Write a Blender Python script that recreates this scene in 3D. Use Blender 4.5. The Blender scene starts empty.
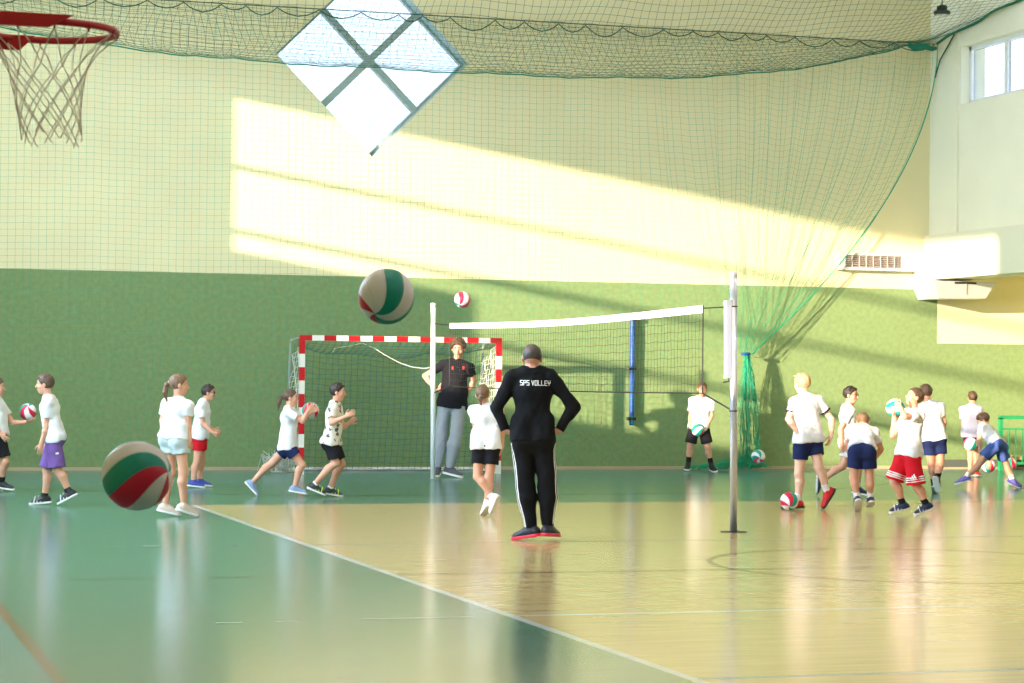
import bpy, bmesh, math, random
import numpy as np
from mathutils import Vector, Matrix
from mathutils.bvhtree import BVHTree
random.seed(7)
sc = bpy.context.scene
COL = sc.collection

# ------------------------------------------------------------------ camera
YAW, PIT, ROL, FPX, HC = math.radians(17.077), math.radians(.853), math.radians(.5807), 2313.8, 1.5
FW = np.array([math.sin(YAW)*math.cos(PIT), math.cos(YAW)*math.cos(PIT), math.sin(PIT)])
_r = np.array([math.cos(YAW), -math.sin(YAW), 0.])
_u = np.cross(_r, FW)
RT = math.cos(ROL)*_r + math.sin(ROL)*_u
UP = -math.sin(ROL)*_r + math.cos(ROL)*_u
EYE = np.array([0., 0., HC])
RH = _r.copy()                                   # picture right, level
FH = np.array([math.sin(YAW), math.cos(YAW), 0.])  # away from the viewer, level
Z = np.array([0., 0., 1.])

def ray(x, y): return FW + RT*(x-512)/FPX - UP*(y-341.5)/FPX
def at(x, y, d): return EYE + ray(x, y)*d
def fl(x, y, z=0.):
    d = ray(x, y); return EYE + d*((z-HC)/d[2])
def dep(P): return float((np.asarray(P)-EYE) @ FW)
def on_y(x, y, Y):
    d = ray(x, y); return EYE + d*(Y/d[1])
def on_x(x, y, X):
    d = ray(x, y); return EYE + d*(X/d[0])

cam = bpy.data.cameras.new('camera'); cam.sensor_width = 36; cam.lens = FPX/1024*36
cam.clip_end = 300; cam.clip_start = .1
co = bpy.data.objects.new('camera', cam); COL.objects.link(co)
M = Matrix(((RT[0], UP[0], -FW[0], 0), (RT[1], UP[1], -FW[1], 0), (RT[2], UP[2], -FW[2], HC), (0, 0, 0, 1)))
co.matrix_world = M
cam.dof.use_dof = True; cam.dof.focus_distance = 24; cam.dof.aperture_fstop = 11
sc.camera = co

# ------------------------------------------------------------------ materials
def srgb(r, g, b):
    f = lambda c: (c/255/12.92 if c <= 10 else ((c/255+.055)/1.055)**2.4)
    return (f(r), f(g), f(b), 1)
MATS = {}
def mat(name, rgb, rough=.6, metal=0., var=0., vscale=40., bump=0., bscale=200., spec=.5, emit=None, coat=0., sss=0., stretch=None):
    if name in MATS: return MATS[name]
    m = bpy.data.materials.new(name); m.use_nodes = True
    nt = m.node_tree; b = nt.nodes['Principled BSDF']
    c = srgb(*rgb)
    b.inputs['Base Color'].default_value = c
    b.inputs['Roughness'].default_value = rough; b.inputs['Metallic'].default_value = metal
    b.inputs['Specular IOR Level'].default_value = spec
    b.inputs['Coat Weight'].default_value = coat
    if sss:
        b.inputs['Subsurface Weight'].default_value = sss; b.inputs['Subsurface Radius'].default_value = (.02, .008, .004)
    tc = nt.nodes.new('ShaderNodeTexCoord')
    src = tc.outputs['Object']
    if stretch:
        mp = nt.nodes.new('ShaderNodeMapping'); mp.inputs['Scale'].default_value = stretch
        nt.links.new(src, mp.inputs[0]); src = mp.outputs[0]
    if var:
        n = nt.nodes.new('ShaderNodeTexNoise'); n.inputs['Scale'].default_value = vscale; n.inputs['Detail'].default_value = 4
        nt.links.new(src, n.inputs['Vector'])
        r = nt.nodes.new('ShaderNodeValToRGB')
        r.color_ramp.elements[0].position = .3; r.color_ramp.elements[1].position = .7
        r.color_ramp.elements[0].color = (c[0]*(1-var), c[1]*(1-var), c[2]*(1-var), 1)
        r.color_ramp.elements[1].color = (min(1, c[0]*(1+var)), min(1, c[1]*(1+var)), min(1, c[2]*(1+var)), 1)
        nt.links.new(n.outputs['Fac'], r.inputs[0]); nt.links.new(r.outputs[0], b.inputs['Base Color'])
    if bump:
        n2 = nt.nodes.new('ShaderNodeTexNoise'); n2.inputs['Scale'].default_value = bscale; n2.inputs['Detail'].default_value = 3
        nt.links.new(src, n2.inputs['Vector'])
        bp = nt.nodes.new('ShaderNodeBump'); bp.inputs['Strength'].default_value = bump; bp.inputs['Distance'].default_value = .01
        nt.links.new(n2.outputs['Fac'], bp.inputs['Height']); nt.links.new(bp.outputs[0], b.inputs['Normal'])
    if emit:
        b.inputs['Emission Color'].default_value = c; b.inputs['Emission Strength'].default_value = emit
    MATS[name] = m
    return m

CREAM = mat('cream wall paint', (238, 228, 182), .75, var=.025, vscale=1.3, bump=.05, bscale=60)
CREAM_LIT = mat('lightened wall cream', (248, 246, 224), .75, var=.02, vscale=1.3, bump=.05, bscale=60)  # wall cream lightened to stand in for brighter light on the right wall
GREENW = mat('green woven wall covering', (128, 151, 101), .85, var=.10, vscale=14, bump=.25, bscale=45)
WHITEP = mat('white painted metal', (236, 238, 240), .35)
GREYP = mat('grey window profile', (158, 174, 168), .45)
CEIL = mat('ceiling paint', (178, 166, 128), .8)
BEAMP = mat('pale beam paint', (238, 236, 212), .7)
NETG = mat('green net cord', (44, 168, 128), .6, spec=.3)
NETD = mat('dark green net cord', (34, 96, 72), .6, spec=.3)
NETL = mat('teal net hem', (34, 130, 104), .6, spec=.3)
ROPE = mat('dark green rope', (24, 84, 60), .7)
NETW = mat('white net cord', (232, 236, 232), .6)
NETBL = mat('blue green net cord', (46, 112, 112), .6)
NETK = mat('black net cord', (30, 30, 28), .6)
TAPE = mat('white net tape', (245, 246, 248), .5)
ALU = mat('brushed aluminium', (206, 212, 228), .25, metal=.6)
ALUW = mat('white lacquered pole', (250, 250, 250), .25)
RED = mat('goal red paint', (196, 22, 34), .35)
GWHITE = mat('goal white paint', (240, 238, 230), .35)
RIM = mat('rim red paint', (196, 30, 40), .4)
STRING = mat('off-white nylon string', (240, 226, 210), .7)
BLUEP = mat('blue pad vinyl', (20, 74, 150), .4)
DARK = mat('black metal', (26, 26, 28), .45)
LAMPG = mat('lamp diffuser', (230, 230, 222), .5)
RAILG = mat('green railing paint', (30, 150, 96), .4)
GALV = mat('galvanised sheet', (200, 204, 204), .4, metal=.35, var=.05, vscale=8)
WOODB = mat('beige skirting', (184, 170, 138), .55)
WOODP = mat('pinkish timber', (190, 140, 104), .6)
BENCH = mat('dark grey plinth', (92, 98, 92), .6)

def floor_mat(name, rgb):
    m = bpy.data.materials.new(name); m.use_nodes = True
    nt = m.node_tree; b = nt.nodes['Principled BSDF']; c = srgb(*rgb)
    tc = nt.nodes.new('ShaderNodeTexCoord')
    mp = nt.nodes.new('ShaderNodeMapping'); mp.inputs['Scale'].default_value = (.35, 3.2, 1)
    nt.links.new(tc.outputs['Object'], mp.inputs[0])
    n = nt.nodes.new('ShaderNodeTexNoise'); n.inputs['Scale'].default_value = 5; n.inputs['Detail'].default_value = 6
    nt.links.new(mp.outputs[0], n.inputs['Vector'])
    r = nt.nodes.new('ShaderNodeValToRGB')
    r.color_ramp.elements[0].position = .3; r.color_ramp.elements[1].position = .7
    v = .07
    r.color_ramp.elements[0].color = tuple(x*(1-v) for x in c[:3])+(1,)
    r.color_ramp.elements[1].color = tuple(min(1, x*(1+v)) for x in c[:3])+(1,)
    nt.links.new(n.outputs['Fac'], r.inputs[0])
    # scuffs: sparse dark dashes
    mp2 = nt.nodes.new('ShaderNodeMapping'); mp2.inputs['Scale'].default_value = (1.2, 9, 1); mp2.inputs['Rotation'].default_value = (0, 0, .25)
    nt.links.new(tc.outputs['Object'], mp2.inputs[0])
    n3 = nt.nodes.new('ShaderNodeTexNoise'); n3.inputs['Scale'].default_value = 2.4; n3.inputs['Detail'].default_value = 8
    nt.links.new(mp2.outputs[0], n3.inputs['Vector'])
    r3 = nt.nodes.new('ShaderNodeValToRGB'); r3.color_ramp.elements[0].position = .70; r3.color_ramp.elements[1].position = .75
    r3.color_ramp.elements[0].color = (1, 1, 1, 1); r3.color_ramp.elements[1].color = (.62, .6, .58, 1)
    nt.links.new(n3.outputs['Fac'], r3.inputs[0])
    mx = nt.nodes.new('ShaderNodeMix'); mx.data_type = 'RGBA'; mx.blend_type = 'MULTIPLY'; mx.inputs[0].default_value = 1
    nt.links.new(r.outputs[0], mx.inputs[6]); nt.links.new(r3.outputs[0], mx.inputs[7])
    nt.links.new(mx.outputs[2], b.inputs['Base Color'])
    n2 = nt.nodes.new('ShaderNodeTexNoise'); n2.inputs['Scale'].default_value = 3; n2.inputs['Detail'].default_value = 5
    nt.links.new(mp.outputs[0], n2.inputs['Vector'])
    mr = nt.nodes.new('ShaderNodeMapRange'); mr.inputs[3].default_value = FLOOR_R0; mr.inputs[4].default_value = FLOOR_R1
    nt.links.new(n2.outputs['Fac'], mr.inputs[0]); nt.links.new(mr.outputs[0], b.inputs['Roughness'])
    b.inputs['Specular IOR Level'].default_value = .55
    MATS[name] = m
    return m
FLOOR_R0, FLOOR_R1 = .12, .23
F_GREEN = floor_mat('green sports floor', (72, 118, 102))
F_TEAL = floor_mat('blue green sports floor', (86, 134, 136))
F_TAN = floor_mat('tan sports floor', (186, 163, 116))
F_WHITE = floor_mat('white court line', (186, 192, 188))
F_ORANGE = floor_mat('orange brown court line', (126, 66, 46))
F_RED = floor_mat('dark red court line', (66, 28, 24))
F_BLUE = floor_mat('blue grey court line', (112, 132, 144))

def glass_mat():
    m = bpy.data.materials.new('window glass'); m.use_nodes = True
    nt = m.node_tree; nt.nodes.clear()
    o = nt.nodes.new('ShaderNodeOutputMaterial'); t = nt.nodes.new('ShaderNodeBsdfTransparent'); t.inputs[0].default_value = (.105, .107, .108, 1); g = nt.nodes.new('ShaderNodeBsdfGlossy')
    g.inputs['Roughness'].default_value = .05
    mx = nt.nodes.new('ShaderNodeMixShader'); mx.inputs[0].default_value = .06
    nt.links.new(t.outputs[0], mx.inputs[1]); nt.links.new(g.outputs[0], mx.inputs[2]); nt.links.new(mx.outputs[0], o.inputs[0])
    return m
GLASS = glass_mat()

# ------------------------------------------------------------------ mesh helpers
class MB:
    """collects shapes for ONE mesh object; several materials by slot"""
    def __init__(self): self.v = []; self.f = []; self.mi = []; self.mats = []
    def slot(self, m):
        if m not in self.mats: self.mats.append(m)
        return self.mats.index(m)
    def add(self, vs, fs, m):
        b = len(self.v); s = self.slot(m)
        self.v += [tuple(map(float, p)) for p in vs]; self.f += [tuple(i+b for i in q) for q in fs]; self.mi += [s]*len(fs)
    def box(self, lo, hi, m, bevel=0.):
        x0, y0, z0 = lo; x1, y1, z1 = hi
        vs = [(x0,y0,z0),(x1,y0,z0),(x1,y1,z0),(x0,y1,z0),(x0,y0,z1),(x1,y0,z1),(x1,y1,z1),(x0,y1,z1)]
        self.add(vs, [(0,3,2,1),(4,5,6,7),(0,1,5,4),(1,2,6,5),(2,3,7,6),(3,0,4,7)], m)
    def hexa(self, vs, m):
        self.add(vs, [(0,3,2,1),(4,5,6,7),(0,1,5,4),(1,2,6,5),(2,3,7,6),(3,0,4,7)], m)
    def quad(self, a, b, c, d, m): self.add([a, b, c, d], [(0, 1, 2, 3)], m)
    def tube(self, pts, r, m, n=6, cap=True, closed=False):
        P = np.asarray(pts, float); N = len(P)
        rr = np.full(N, r, float) if np.isscalar(r) else np.asarray(r, float)
        T = np.zeros_like(P)
        if closed: T = np.roll(P, -1, 0)-np.roll(P, 1, 0)
        else:
            T[1:-1] = P[2:]-P[:-2]; T[0] = P[1]-P[0]; T[-1] = P[-1]-P[-2]
        T /= np.maximum(np.linalg.norm(T, axis=1, keepdims=True), 1e-9)
        ref = np.array([0, 0, 1.]) if abs(T[0][2]) < .9 else np.array([1., 0, 0])
        vs = []; U = None
        for i in range(N):
            if U is None: U = np.cross(T[i], ref)
            else: U = U - T[i]*(U@T[i])
            if np.linalg.norm(U) < 1e-6: U = np.cross(T[i], np.array([.3, .9, .1]))
            U = U/np.linalg.norm(U); W = np.cross(T[i], U)
            for k in range(n):
                a = 2*math.pi*k/n
                vs.append(P[i]+rr[i]*(math.cos(a)*U+math.sin(a)*W))
        fs = []
        for i in range(N if closed else N-1):
            j = (i+1) % N
            for k in range(n):
                fs.append((i*n+k, i*n+(k+1) % n, j*n+(k+1) % n, j*n+k))
        if cap and not closed:
            fs.append(tuple(range(n-1, -1, -1))); fs.append(tuple((N-1)*n+k for k in range(n)))
        self.add(vs, fs, m)
    def lathe(self, c, prof, m, n=24, axis='z'):
        vs = []; fs = []
        for (r, z) in prof:
            for k in range(n):
                a = 2*math.pi*k/n; vs.append((c[0]+r*math.cos(a), c[1]+r*math.sin(a), c[2]+z))
        for i in range(len(prof)-1):
            for k in range(n): fs.append((i*n+k, i*n+(k+1) % n, (i+1)*n+(k+1) % n, (i+1)*n+k))
        fs.append(tuple(range(n-1, -1, -1))); fs.append(tuple((len(prof)-1)*n+k for k in range(n)))
        self.add(vs, fs, m)
    def build(self, name, parent=None, smooth=False, origin=None):
        me = bpy.data.meshes.new(name)
        V = np.array(self.v, float).reshape(-1, 3)
        off = np.zeros(3)
        if parent is not None: off = np.array(root_of(parent).location)
        elif origin is not None: off = np.array(origin, float)
        me.from_pydata([tuple(p) for p in (V-off)], [], self.f)
        for m in self.mats: me.materials.append(m)
        me.polygons.foreach_set('material_index', self.mi)
        if smooth: me.polygons.foreach_set('use_smooth', [True]*len(self.f))
        me.update()
        o = bpy.data.objects.new(name, me); COL.objects.link(o)
        if parent is not None: o.parent = parent
        elif origin is not None: o.location = origin
        return o
def root_of(o):
    while o.parent: o = o.parent
    return o
def fast_mesh(name, V, Q, m, parent=None, smooth=True):
    me = bpy.data.meshes.new(name)
    off = np.array(root_of(parent).location) if parent else np.zeros(3)
    V = (np.asarray(V)-off).astype(np.float32); Q = np.asarray(Q, np.int32)
    me.vertices.add(len(V)); me.vertices.foreach_set('co', V.ravel())
    k = Q.shape[1]
    me.loops.add(Q.size); me.loops.foreach_set('vertex_index', Q.ravel())
    me.polygons.add(len(Q)); me.polygons.foreach_set('loop_start', np.arange(0, Q.size, k, dtype=np.int32))
    me.polygons.foreach_set('loop_total', np.full(len(Q), k, np.int32))
    me.materials.append(m)
    me.update(calc_edges=True); me.validate()
    if smooth: me.polygons.foreach_set('use_smooth', [True]*len(me.polygons))
    o = bpy.data.objects.new(name, me); COL.objects.link(o)
    if parent: o.parent = parent
    return o
def thing(name, label, cat, loc=(0, 0, 0), group=None):
    o = bpy.data.objects.new(name, None); COL.objects.link(o); o.location = tuple(map(float, loc))
    o.empty_display_size = .1
    return tag(o, label, cat, group)
def tag(o, label, cat, group=None):
    o['label'] = label; o['category'] = cat
    if group: o['group'] = group
    return o
def struct(o): o['kind'] = 'structure'; return o

def net_lines(lines, r, n=3):
    """many thin cords -> one (V,Q) batch of n-sided tubes without caps"""
    Vs = []; Qs = []; b = 0
    for P in lines:
        P = np.asarray(P, float); N = len(P)
        T = np.zeros_like(P); T[1:-1] = P[2:]-P[:-2]; T[0] = P[1]-P[0]; T[-1] = P[-1]-P[-2]
        T /= np.maximum(np.linalg.norm(T, axis=1, keepdims=True), 1e-9)
        ref = np.where(np.abs(T[:, 1:2]) < .8, np.array([[0, 1., 0]]), np.array([[1., 0, 0]]))
        U = np.cross(T, ref); U /= np.maximum(np.linalg.norm(U, axis=1, keepdims=True), 1e-9)
        W = np.cross(T, U)
        a = np.arange(n)*2*math.pi/n
        V = P[:, None, :]+r*(np.cos(a)[None, :, None]*U[:, None, :]+np.sin(a)[None, :, None]*W[:, None, :])
        Vs.append(V.reshape(-1, 3))
        i = np.arange(N-1)[:, None]*n; k = np.arange(n)[None, :]
        Q = np.stack([i+k, i+(k+1) % n, i+n+(k+1) % n, i+n+k], -1).reshape(-1, 4)+b
        Qs.append(Q); b += N*n
    return np.concatenate(Vs), np.concatenate(Qs)
SKY, SKY_RGB, SUN, EXPO = 17.5, (.70, .86, 1.06, 1), 12.5, 0.0
SUN_RGB = (1, .79, .58)
FILL, FILL_RGB, FILL_Y = 70.0, (1, .96, .90), (2, 9, 16, 23, 30)
ONLY = None
# ------------------------------------------------------------------ the hall
XL, XR, YB, YF, ZC = -1.2, 18.34, 35.5, -7.0, 8.6
XE = 22.5                                          # back of the recess under the right-hand wall
ZD = 3.04                                          # top of the green wall covering
# ---- floor: one mesh, zones and straight lines by slot, arcs laid on top
fb = MB()
LX = [(1.188, 1.255, F_ORANGE), (4.235, 4.30, F_WHITE)]
LY = [(16.82, 16.90, F_RED), (13.82, 13.87, F_WHITE), (10.72, 10.80, F_BLUE)]
xs = sorted({XL-.3, XE, *[a for l in LX for a in l[:2]]}); ys = sorted({YF, YB+.2, 26.15, 31.0, *[a for l in LY for a in l[:2]]})
def zone(x, y):
    for a, b, m in LX:
        if a <= x <= b and y < (26.15 if m is F_WHITE else 31.0) and (m is not F_WHITE or True): return m
    for a, b, m in LY:
        if a <= y <= b and x > (4.3 if m is not F_RED else 1.3): return m
    if y > 31.0 or x < 1.2: return F_TEAL
    if y > 26.15 or x < 4.25: return F_GREEN
    return F_TAN
for i in range(len(xs)-1):
    for j in range(len(ys)-1):
        x0, x1, y0, y1 = xs[i], xs[i+1], ys[j], ys[j+1]
        fb.quad((x0, y0, 0), (x1, y0, 0), (x1, y1, 0), (x0, y1, 0), zone((x0+x1)/2, (y0+y1)/2))
def arc(cx, cy, R, a0, a1, w, m, z=.0012, n=48):
    for i in range(n):
        p = []
        for a, r in ((a0+(a1-a0)*i/n, R-w/2), (a0+(a1-a0)*i/n, R+w/2), (a0+(a1-a0)*(i+1)/n, R+w/2), (a0+(a1-a0)*(i+1)/n, R-w/2)):
            p.append((cx+r*math.cos(a), cy+r*math.sin(a), z))
        fb.quad(p[0], p[1], p[2], p[3], m)
PI = math.pi
arc(8.72, 17.05, 1.70, 0, 2*PI, .05, F_RED)
arc(7.22, 34.0, 6.0, PI, 1.5*PI, .05, F_RED); arc(10.22, 34.0, 6.0, 1.5*PI, 2*PI, .05, F_RED)
fb.quad((7.22, 27.975, .0012), (10.22, 27.975, .0012), (10.22, 28.025, .0012), (7.22, 28.025, .0012), F_RED)
arc(10.22, 34.0, 9.0, 1.5*PI, 1.9*PI, .04, F_RED)
for x0, x1, y, m in [(3.3, 4.02, 13.84, F_WHITE), (2.40, 2.56, 13.8, F_WHITE), (2.76, 2.92, 13.8, F_WHITE), (2.55, 2.68, 20.0, F_WHITE), (2.84, 3.0, 20.0, F_WHITE), (3.5, 3.66, 20.0, F_WHITE), (4.3, 12.5, 19.95, F_WHITE), (14.0, 18.0, 34.2, F_WHITE)]:
    fb.quad((x0, y-.02, .0011), (x1, y-.02, .0011), (x1, y+.02, .0011), (x0, y+.02, .0011), m)
floor = struct(fb.build('floor'))

# ---- back wall with the diamond window
wb = MB(); CX, CZ, HD = 8.565, 6.49, 1.56; TH = .45
def wpoly(pts, m): wb.add([(x, YB, z) for x, z in pts], [tuple(range(len(pts)))], m)
XD = 18.47
wpoly([(XL, 0), (XD, 0), (XD, ZD), (XL, ZD)], GREENW)
wpoly([(XD, 0), (XE, 0), (XE, 2.13), (XD, 2.13)], GREENW)
wpoly([(XD, 2.13), (XE, 2.13), (XE, 4.2), (XD, 4.2)], CREAM)
wpoly([(XL, ZD), (XD, ZD), (XD, 4.2), (XL, 4.2)], CREAM)
wpoly([(XL, 4.2), (CX, 4.2), (CX, CZ-HD), (CX-HD, CZ), (CX, CZ+HD), (CX, ZC+.3), (XL, ZC+.3)], CREAM)
wpoly([(CX, 4.2), (XR+.6, 4.2), (XR+.6, ZC+.3), (CX, ZC+.3), (CX, CZ+HD), (CX+HD, CZ), (CX, CZ-HD)], CREAM)
dm = [(CX, CZ-HD), (CX+HD, CZ), (CX, CZ+HD), (CX-HD, CZ)]
for i in range(4):
    (a, b), (c, d) = dm[i], dm[(i+1) % 4]
    wb.quad((a, YB, b), (c, YB, d), (c, YB+TH, d), (a, YB+TH, b), GREYP)
wb.add([(XL, YB+TH, -.1), (XE, YB+TH, -.1), (XE, YB+TH, 4.2), (XL, YB+TH, 4.2)], [(0, 1, 2, 3)], CREAM)
wb.add([(x, YB+TH, z) for x, z in [(XL, 4.2), (CX, 4.2), (CX, CZ-HD), (CX-HD, CZ), (CX, CZ+HD), (CX, ZC+.3), (XL, ZC+.3)]], [tuple(range(7))], CREAM)
wb.add([(x, YB+TH, z) for x, z in [(CX, 4.2), (XR+.6, 4.2), (XR+.6, ZC+.3), (CX, ZC+.3), (CX, CZ+HD), (CX+HD, CZ), (CX, CZ-HD)]], [tuple(range(7))], CREAM)
struct(wb.build('wall_back'))
# window_1: the diamond
w1 = thing('window_1', 'diamond window', 'window', (CX, YB+.3, CZ)); del w1['label'], w1['category']; struct(w1)
def bar(mb, p, q, wid, y0, y1, m):
    (x0, z0), (x1, z1) = p, q; L = math.hypot(x1-x0, z1-z0); nx, nz = -(z1-z0)/L*wid/2, (x1-x0)/L*wid/2
    vs = [(x0-nx, y0, z0-nz), (x1-nx, y0, z1-nz), (x1+nx, y0, z1+nz), (x0+nx, y0, z0+nz)]
    mb.hexa(vs+[(x, y1, z) for x, _, z in vs], m)
mb = MB(); s_ = HD-.02
for i in range(4): bar(mb, tuple(np.array([CX, CZ])+(np.array(dm[i])-[CX, CZ])*.985), tuple(np.array([CX, CZ])+(np.array(dm[(i+1) % 4])-[CX, CZ])*.985), .05, YB+.26, YB+.36, GREYP)
mb.build('window_frame', w1)
for i in range(2):
    mb = MB()
    a = (np.array(dm[i])+np.array(dm[(i+1) % 4]))/2; b = (np.array(dm[(i+2) % 4])+np.array(dm[(i+3) % 4]))/2
    bar(mb, tuple(a), tuple(b), .105, YB+.25+.004*i, YB+.36, GREYP); mb.build('mullion', w1)
mb = MB(); mb.add([(x, YB+.31, z) for x, z in dm], [(0, 1, 2, 3)], GLASS); mb.build('glass_pane', w1)

# ---- left wall (outside the picture): the tall window band the sun comes through
wl = MB()
Y0L, YM, Y1L = 14.6, 28.6, 30.95
ZT = 7.08
def lw(y0, y1, z0, z1, m=CREAM): wl.box((XL-.3, y0, z0), (XL, y1, z1), m)
lw(YF, YB, -.1, 3.02); lw(YF, YB, ZT, ZC+.3); lw(YF, Y0L, 3.02, ZT); lw(Y1L, YB+TH, 3.02, ZT)
lw(19.2, 21.2, 6.2, ZT); lw(YM, Y1L, 3.02, 4.68)
struct(wl.build('wall_left'))
k = 2
for y0, y1, z0 in ((Y0L, YM, 3.02), (YM, Y1L, 4.68)):
    wn = thing('window_%d' % k, '', '', (XL-.15, y0, z0)); del wn['label'], wn['category']; struct(wn); k += 1
    for z in (4.0, 5.0, 6.0):
        if z > z0:
            mb = MB(); mb.box((XL-.18, y0, z-.05), (XL-.10, y1, z+.05), GREYP); mb.build('transom', wn)

# ---- right wall above the recess, with a high window band
YW0, YW1, ZW0, ZW1 = 27.3, 34.48, 6.08, 7.05
wr = MB()
def rw(y0, y1, z0, z1): wr.box((XR, y0, z0), (XR+.45, y1, z1), CREAM_LIT)
ZLB, ZLT = 3.2, 3.95
rw(YF, YB, ZLT-.02, ZW0); rw(YF, YB, ZW1, ZC+.3); rw(YW1, YB, ZW0, ZW1)
ends = [(YW0, YW1)] + [(YW0-9.5*i, YW1-9.5*i) for i in (1, 2, 3)]
for i in range(3): rw(ends[i+1][1], ends[i][0], ZW0, ZW1)
rw(YF, ends[3][0], ZW0, ZW1)
struct(wr.build('wall_right'))
mb = MB(); mb.box((18.22, YF, ZLB), (18.80, YB, ZLT), BEAMP); struct(mb.build('trim_1'))      # the deep beam the right-hand wall stands on
mb = MB(); mb.box((18.305, 34.52, ZLT), (XR+.02, YB, ZC+.3), CREAM_LIT); struct(mb.build('trim_2'))      # shallow corner pilaster
for (y0, y1) in ends:
    wn = thing('window_%d' % k, '', '', (XR+.3, y0, ZW0)); del wn['label'], wn['category']; struct(wn); k += 1
    mb = MB(); t = .07; x0, x1 = XR+.16, XR+.25
    mb.box((x0, y0, ZW0), (x1, y1, ZW0+t), WHITEP); mb.box((x0, y0, ZW1-t), (x1, y1, ZW1), WHITEP)
    mb.box((x0, y0, ZW0), (x1, y0+t, ZW1), WHITEP); mb.box((x0, y1-t, ZW0), (x1, y1, ZW1), WHITEP)
    mb.build('window_frame', wn)
    y = y1-1.2
    while y > y0+.4:
        mb = MB(); mb.box((x0+.01, y-.05, ZW0+t), (x1-.01, y+.05, ZW1-t), WHITEP); mb.build('mullion', wn); y -= 1.2
    mb = MB(); mb.quad((XR+.2, y0, ZW0), (XR+.2, y1, ZW0), (XR+.2, y1, ZW1), (XR+.2, y0, ZW1), GLASS); mb.build('glass_pane', wn)
# recess: outer wall, soffit
mb = MB(); mb.box((XE, YF, -.1), (XE+.3, YB+.4, 4.2), CREAM); mb.box((18.8, YF, ZLB+.1), (XE, YB, ZLB+.3), CREAM); struct(mb.build('wall_recess'))
mb = MB(); mb.box((XL-.3, YF-.3, -.1), (XE+.3, YF, 4.2), CREAM); mb.box((XL-.3, YF-.3, 4.2), (XR+.45, YF, ZC+.3), CREAM); struct(mb.build('wall_front'))
mb = MB(); mb.box((XL-.3, YF-.3, ZC), (XR+.45, YB+.5, ZC+.25), CEIL); struct(mb.build('ceiling'))
mb = MB(); mb.box((XL, YB-.02, 0), (18.45, YB, .05), WOODB); struct(mb.build('baseboard_back'))

# ------------------------------------------------------------------ light
w = bpy.data.worlds.new('World'); sc.world = w; w.use_nodes = True
bg = w.node_tree.nodes['Background']; bg.inputs[0].default_value = SKY_RGB; bg.inputs[1].default_value = SKY
sun = bpy.data.lights.new('sun', 'SUN'); sun.energy = SUN; sun.angle = math.radians(.7); sun.color = SUN_RGB
so = bpy.data.objects.new('sun', sun); COL.objects.link(so)
sd = Vector((1, .6, -.168)).normalized()
so.rotation_euler = sd.to_track_quat('-Z', 'Y').to_euler(); so.location = (-12, 5, 9)
def portal(name, c, sx, sy, d):
    l = bpy.data.lights.new(name, 'AREA'); l.shape = 'RECTANGLE'; l.size = sx; l.size_y = sy; l.cycles.is_portal = True
    o = bpy.data.objects.new(name, l); COL.objects.link(o); o.location = c
    o.rotation_euler = Vector(d).to_track_quat('-Z', 'Z' if abs(d[2]) < .5 else 'Y').to_euler()
portal('portal', (XL-.31, (Y0L+Y1L)/2, 5.05), Y1L-Y0L, 4.1, (1, 0, 0))
portal('portal', (XR+.46, (YW0+YW1)/2-14.2, 6.56), 36, 1.0, (-1, 0, 0))
portal('portal', (CX, YB+.46, CZ), 3.1, 3.1, (0, -1, 0))
# added rows of unseen ceiling lights that brighten the hall
for yy in FILL_Y:
    for xx in (3.0, 8.6, 14.2):
        l = bpy.data.lights.new('ceiling_fill', 'AREA'); l.shape = 'DISK'; l.size = .6; l.energy = FILL; l.color = FILL_RGB
        o = bpy.data.objects.new('ceiling_fill', l); COL.objects.link(o); o.location = (xx, yy, ZC-.12)
sc.view_settings.view_transform = 'Standard'; sc.view_settings.look = 'None'
sc.view_settings.exposure = EXPO; sc.view_settings.gamma = 1; sc.view_settings.use_curve_mapping = False
sc.cycles.use_denoising = True; sc.cycles.max_bounces = 8; sc.cycles.diffuse_bounces = 5; sc.cycles.glossy_bounces = 3
sc.cycles.transparent_max_bounces = 12; sc.cycles.caustics_reflective = False; sc.cycles.caustics_refractive = False
sc.cycles.sample_clamp_indirect = 6
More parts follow.
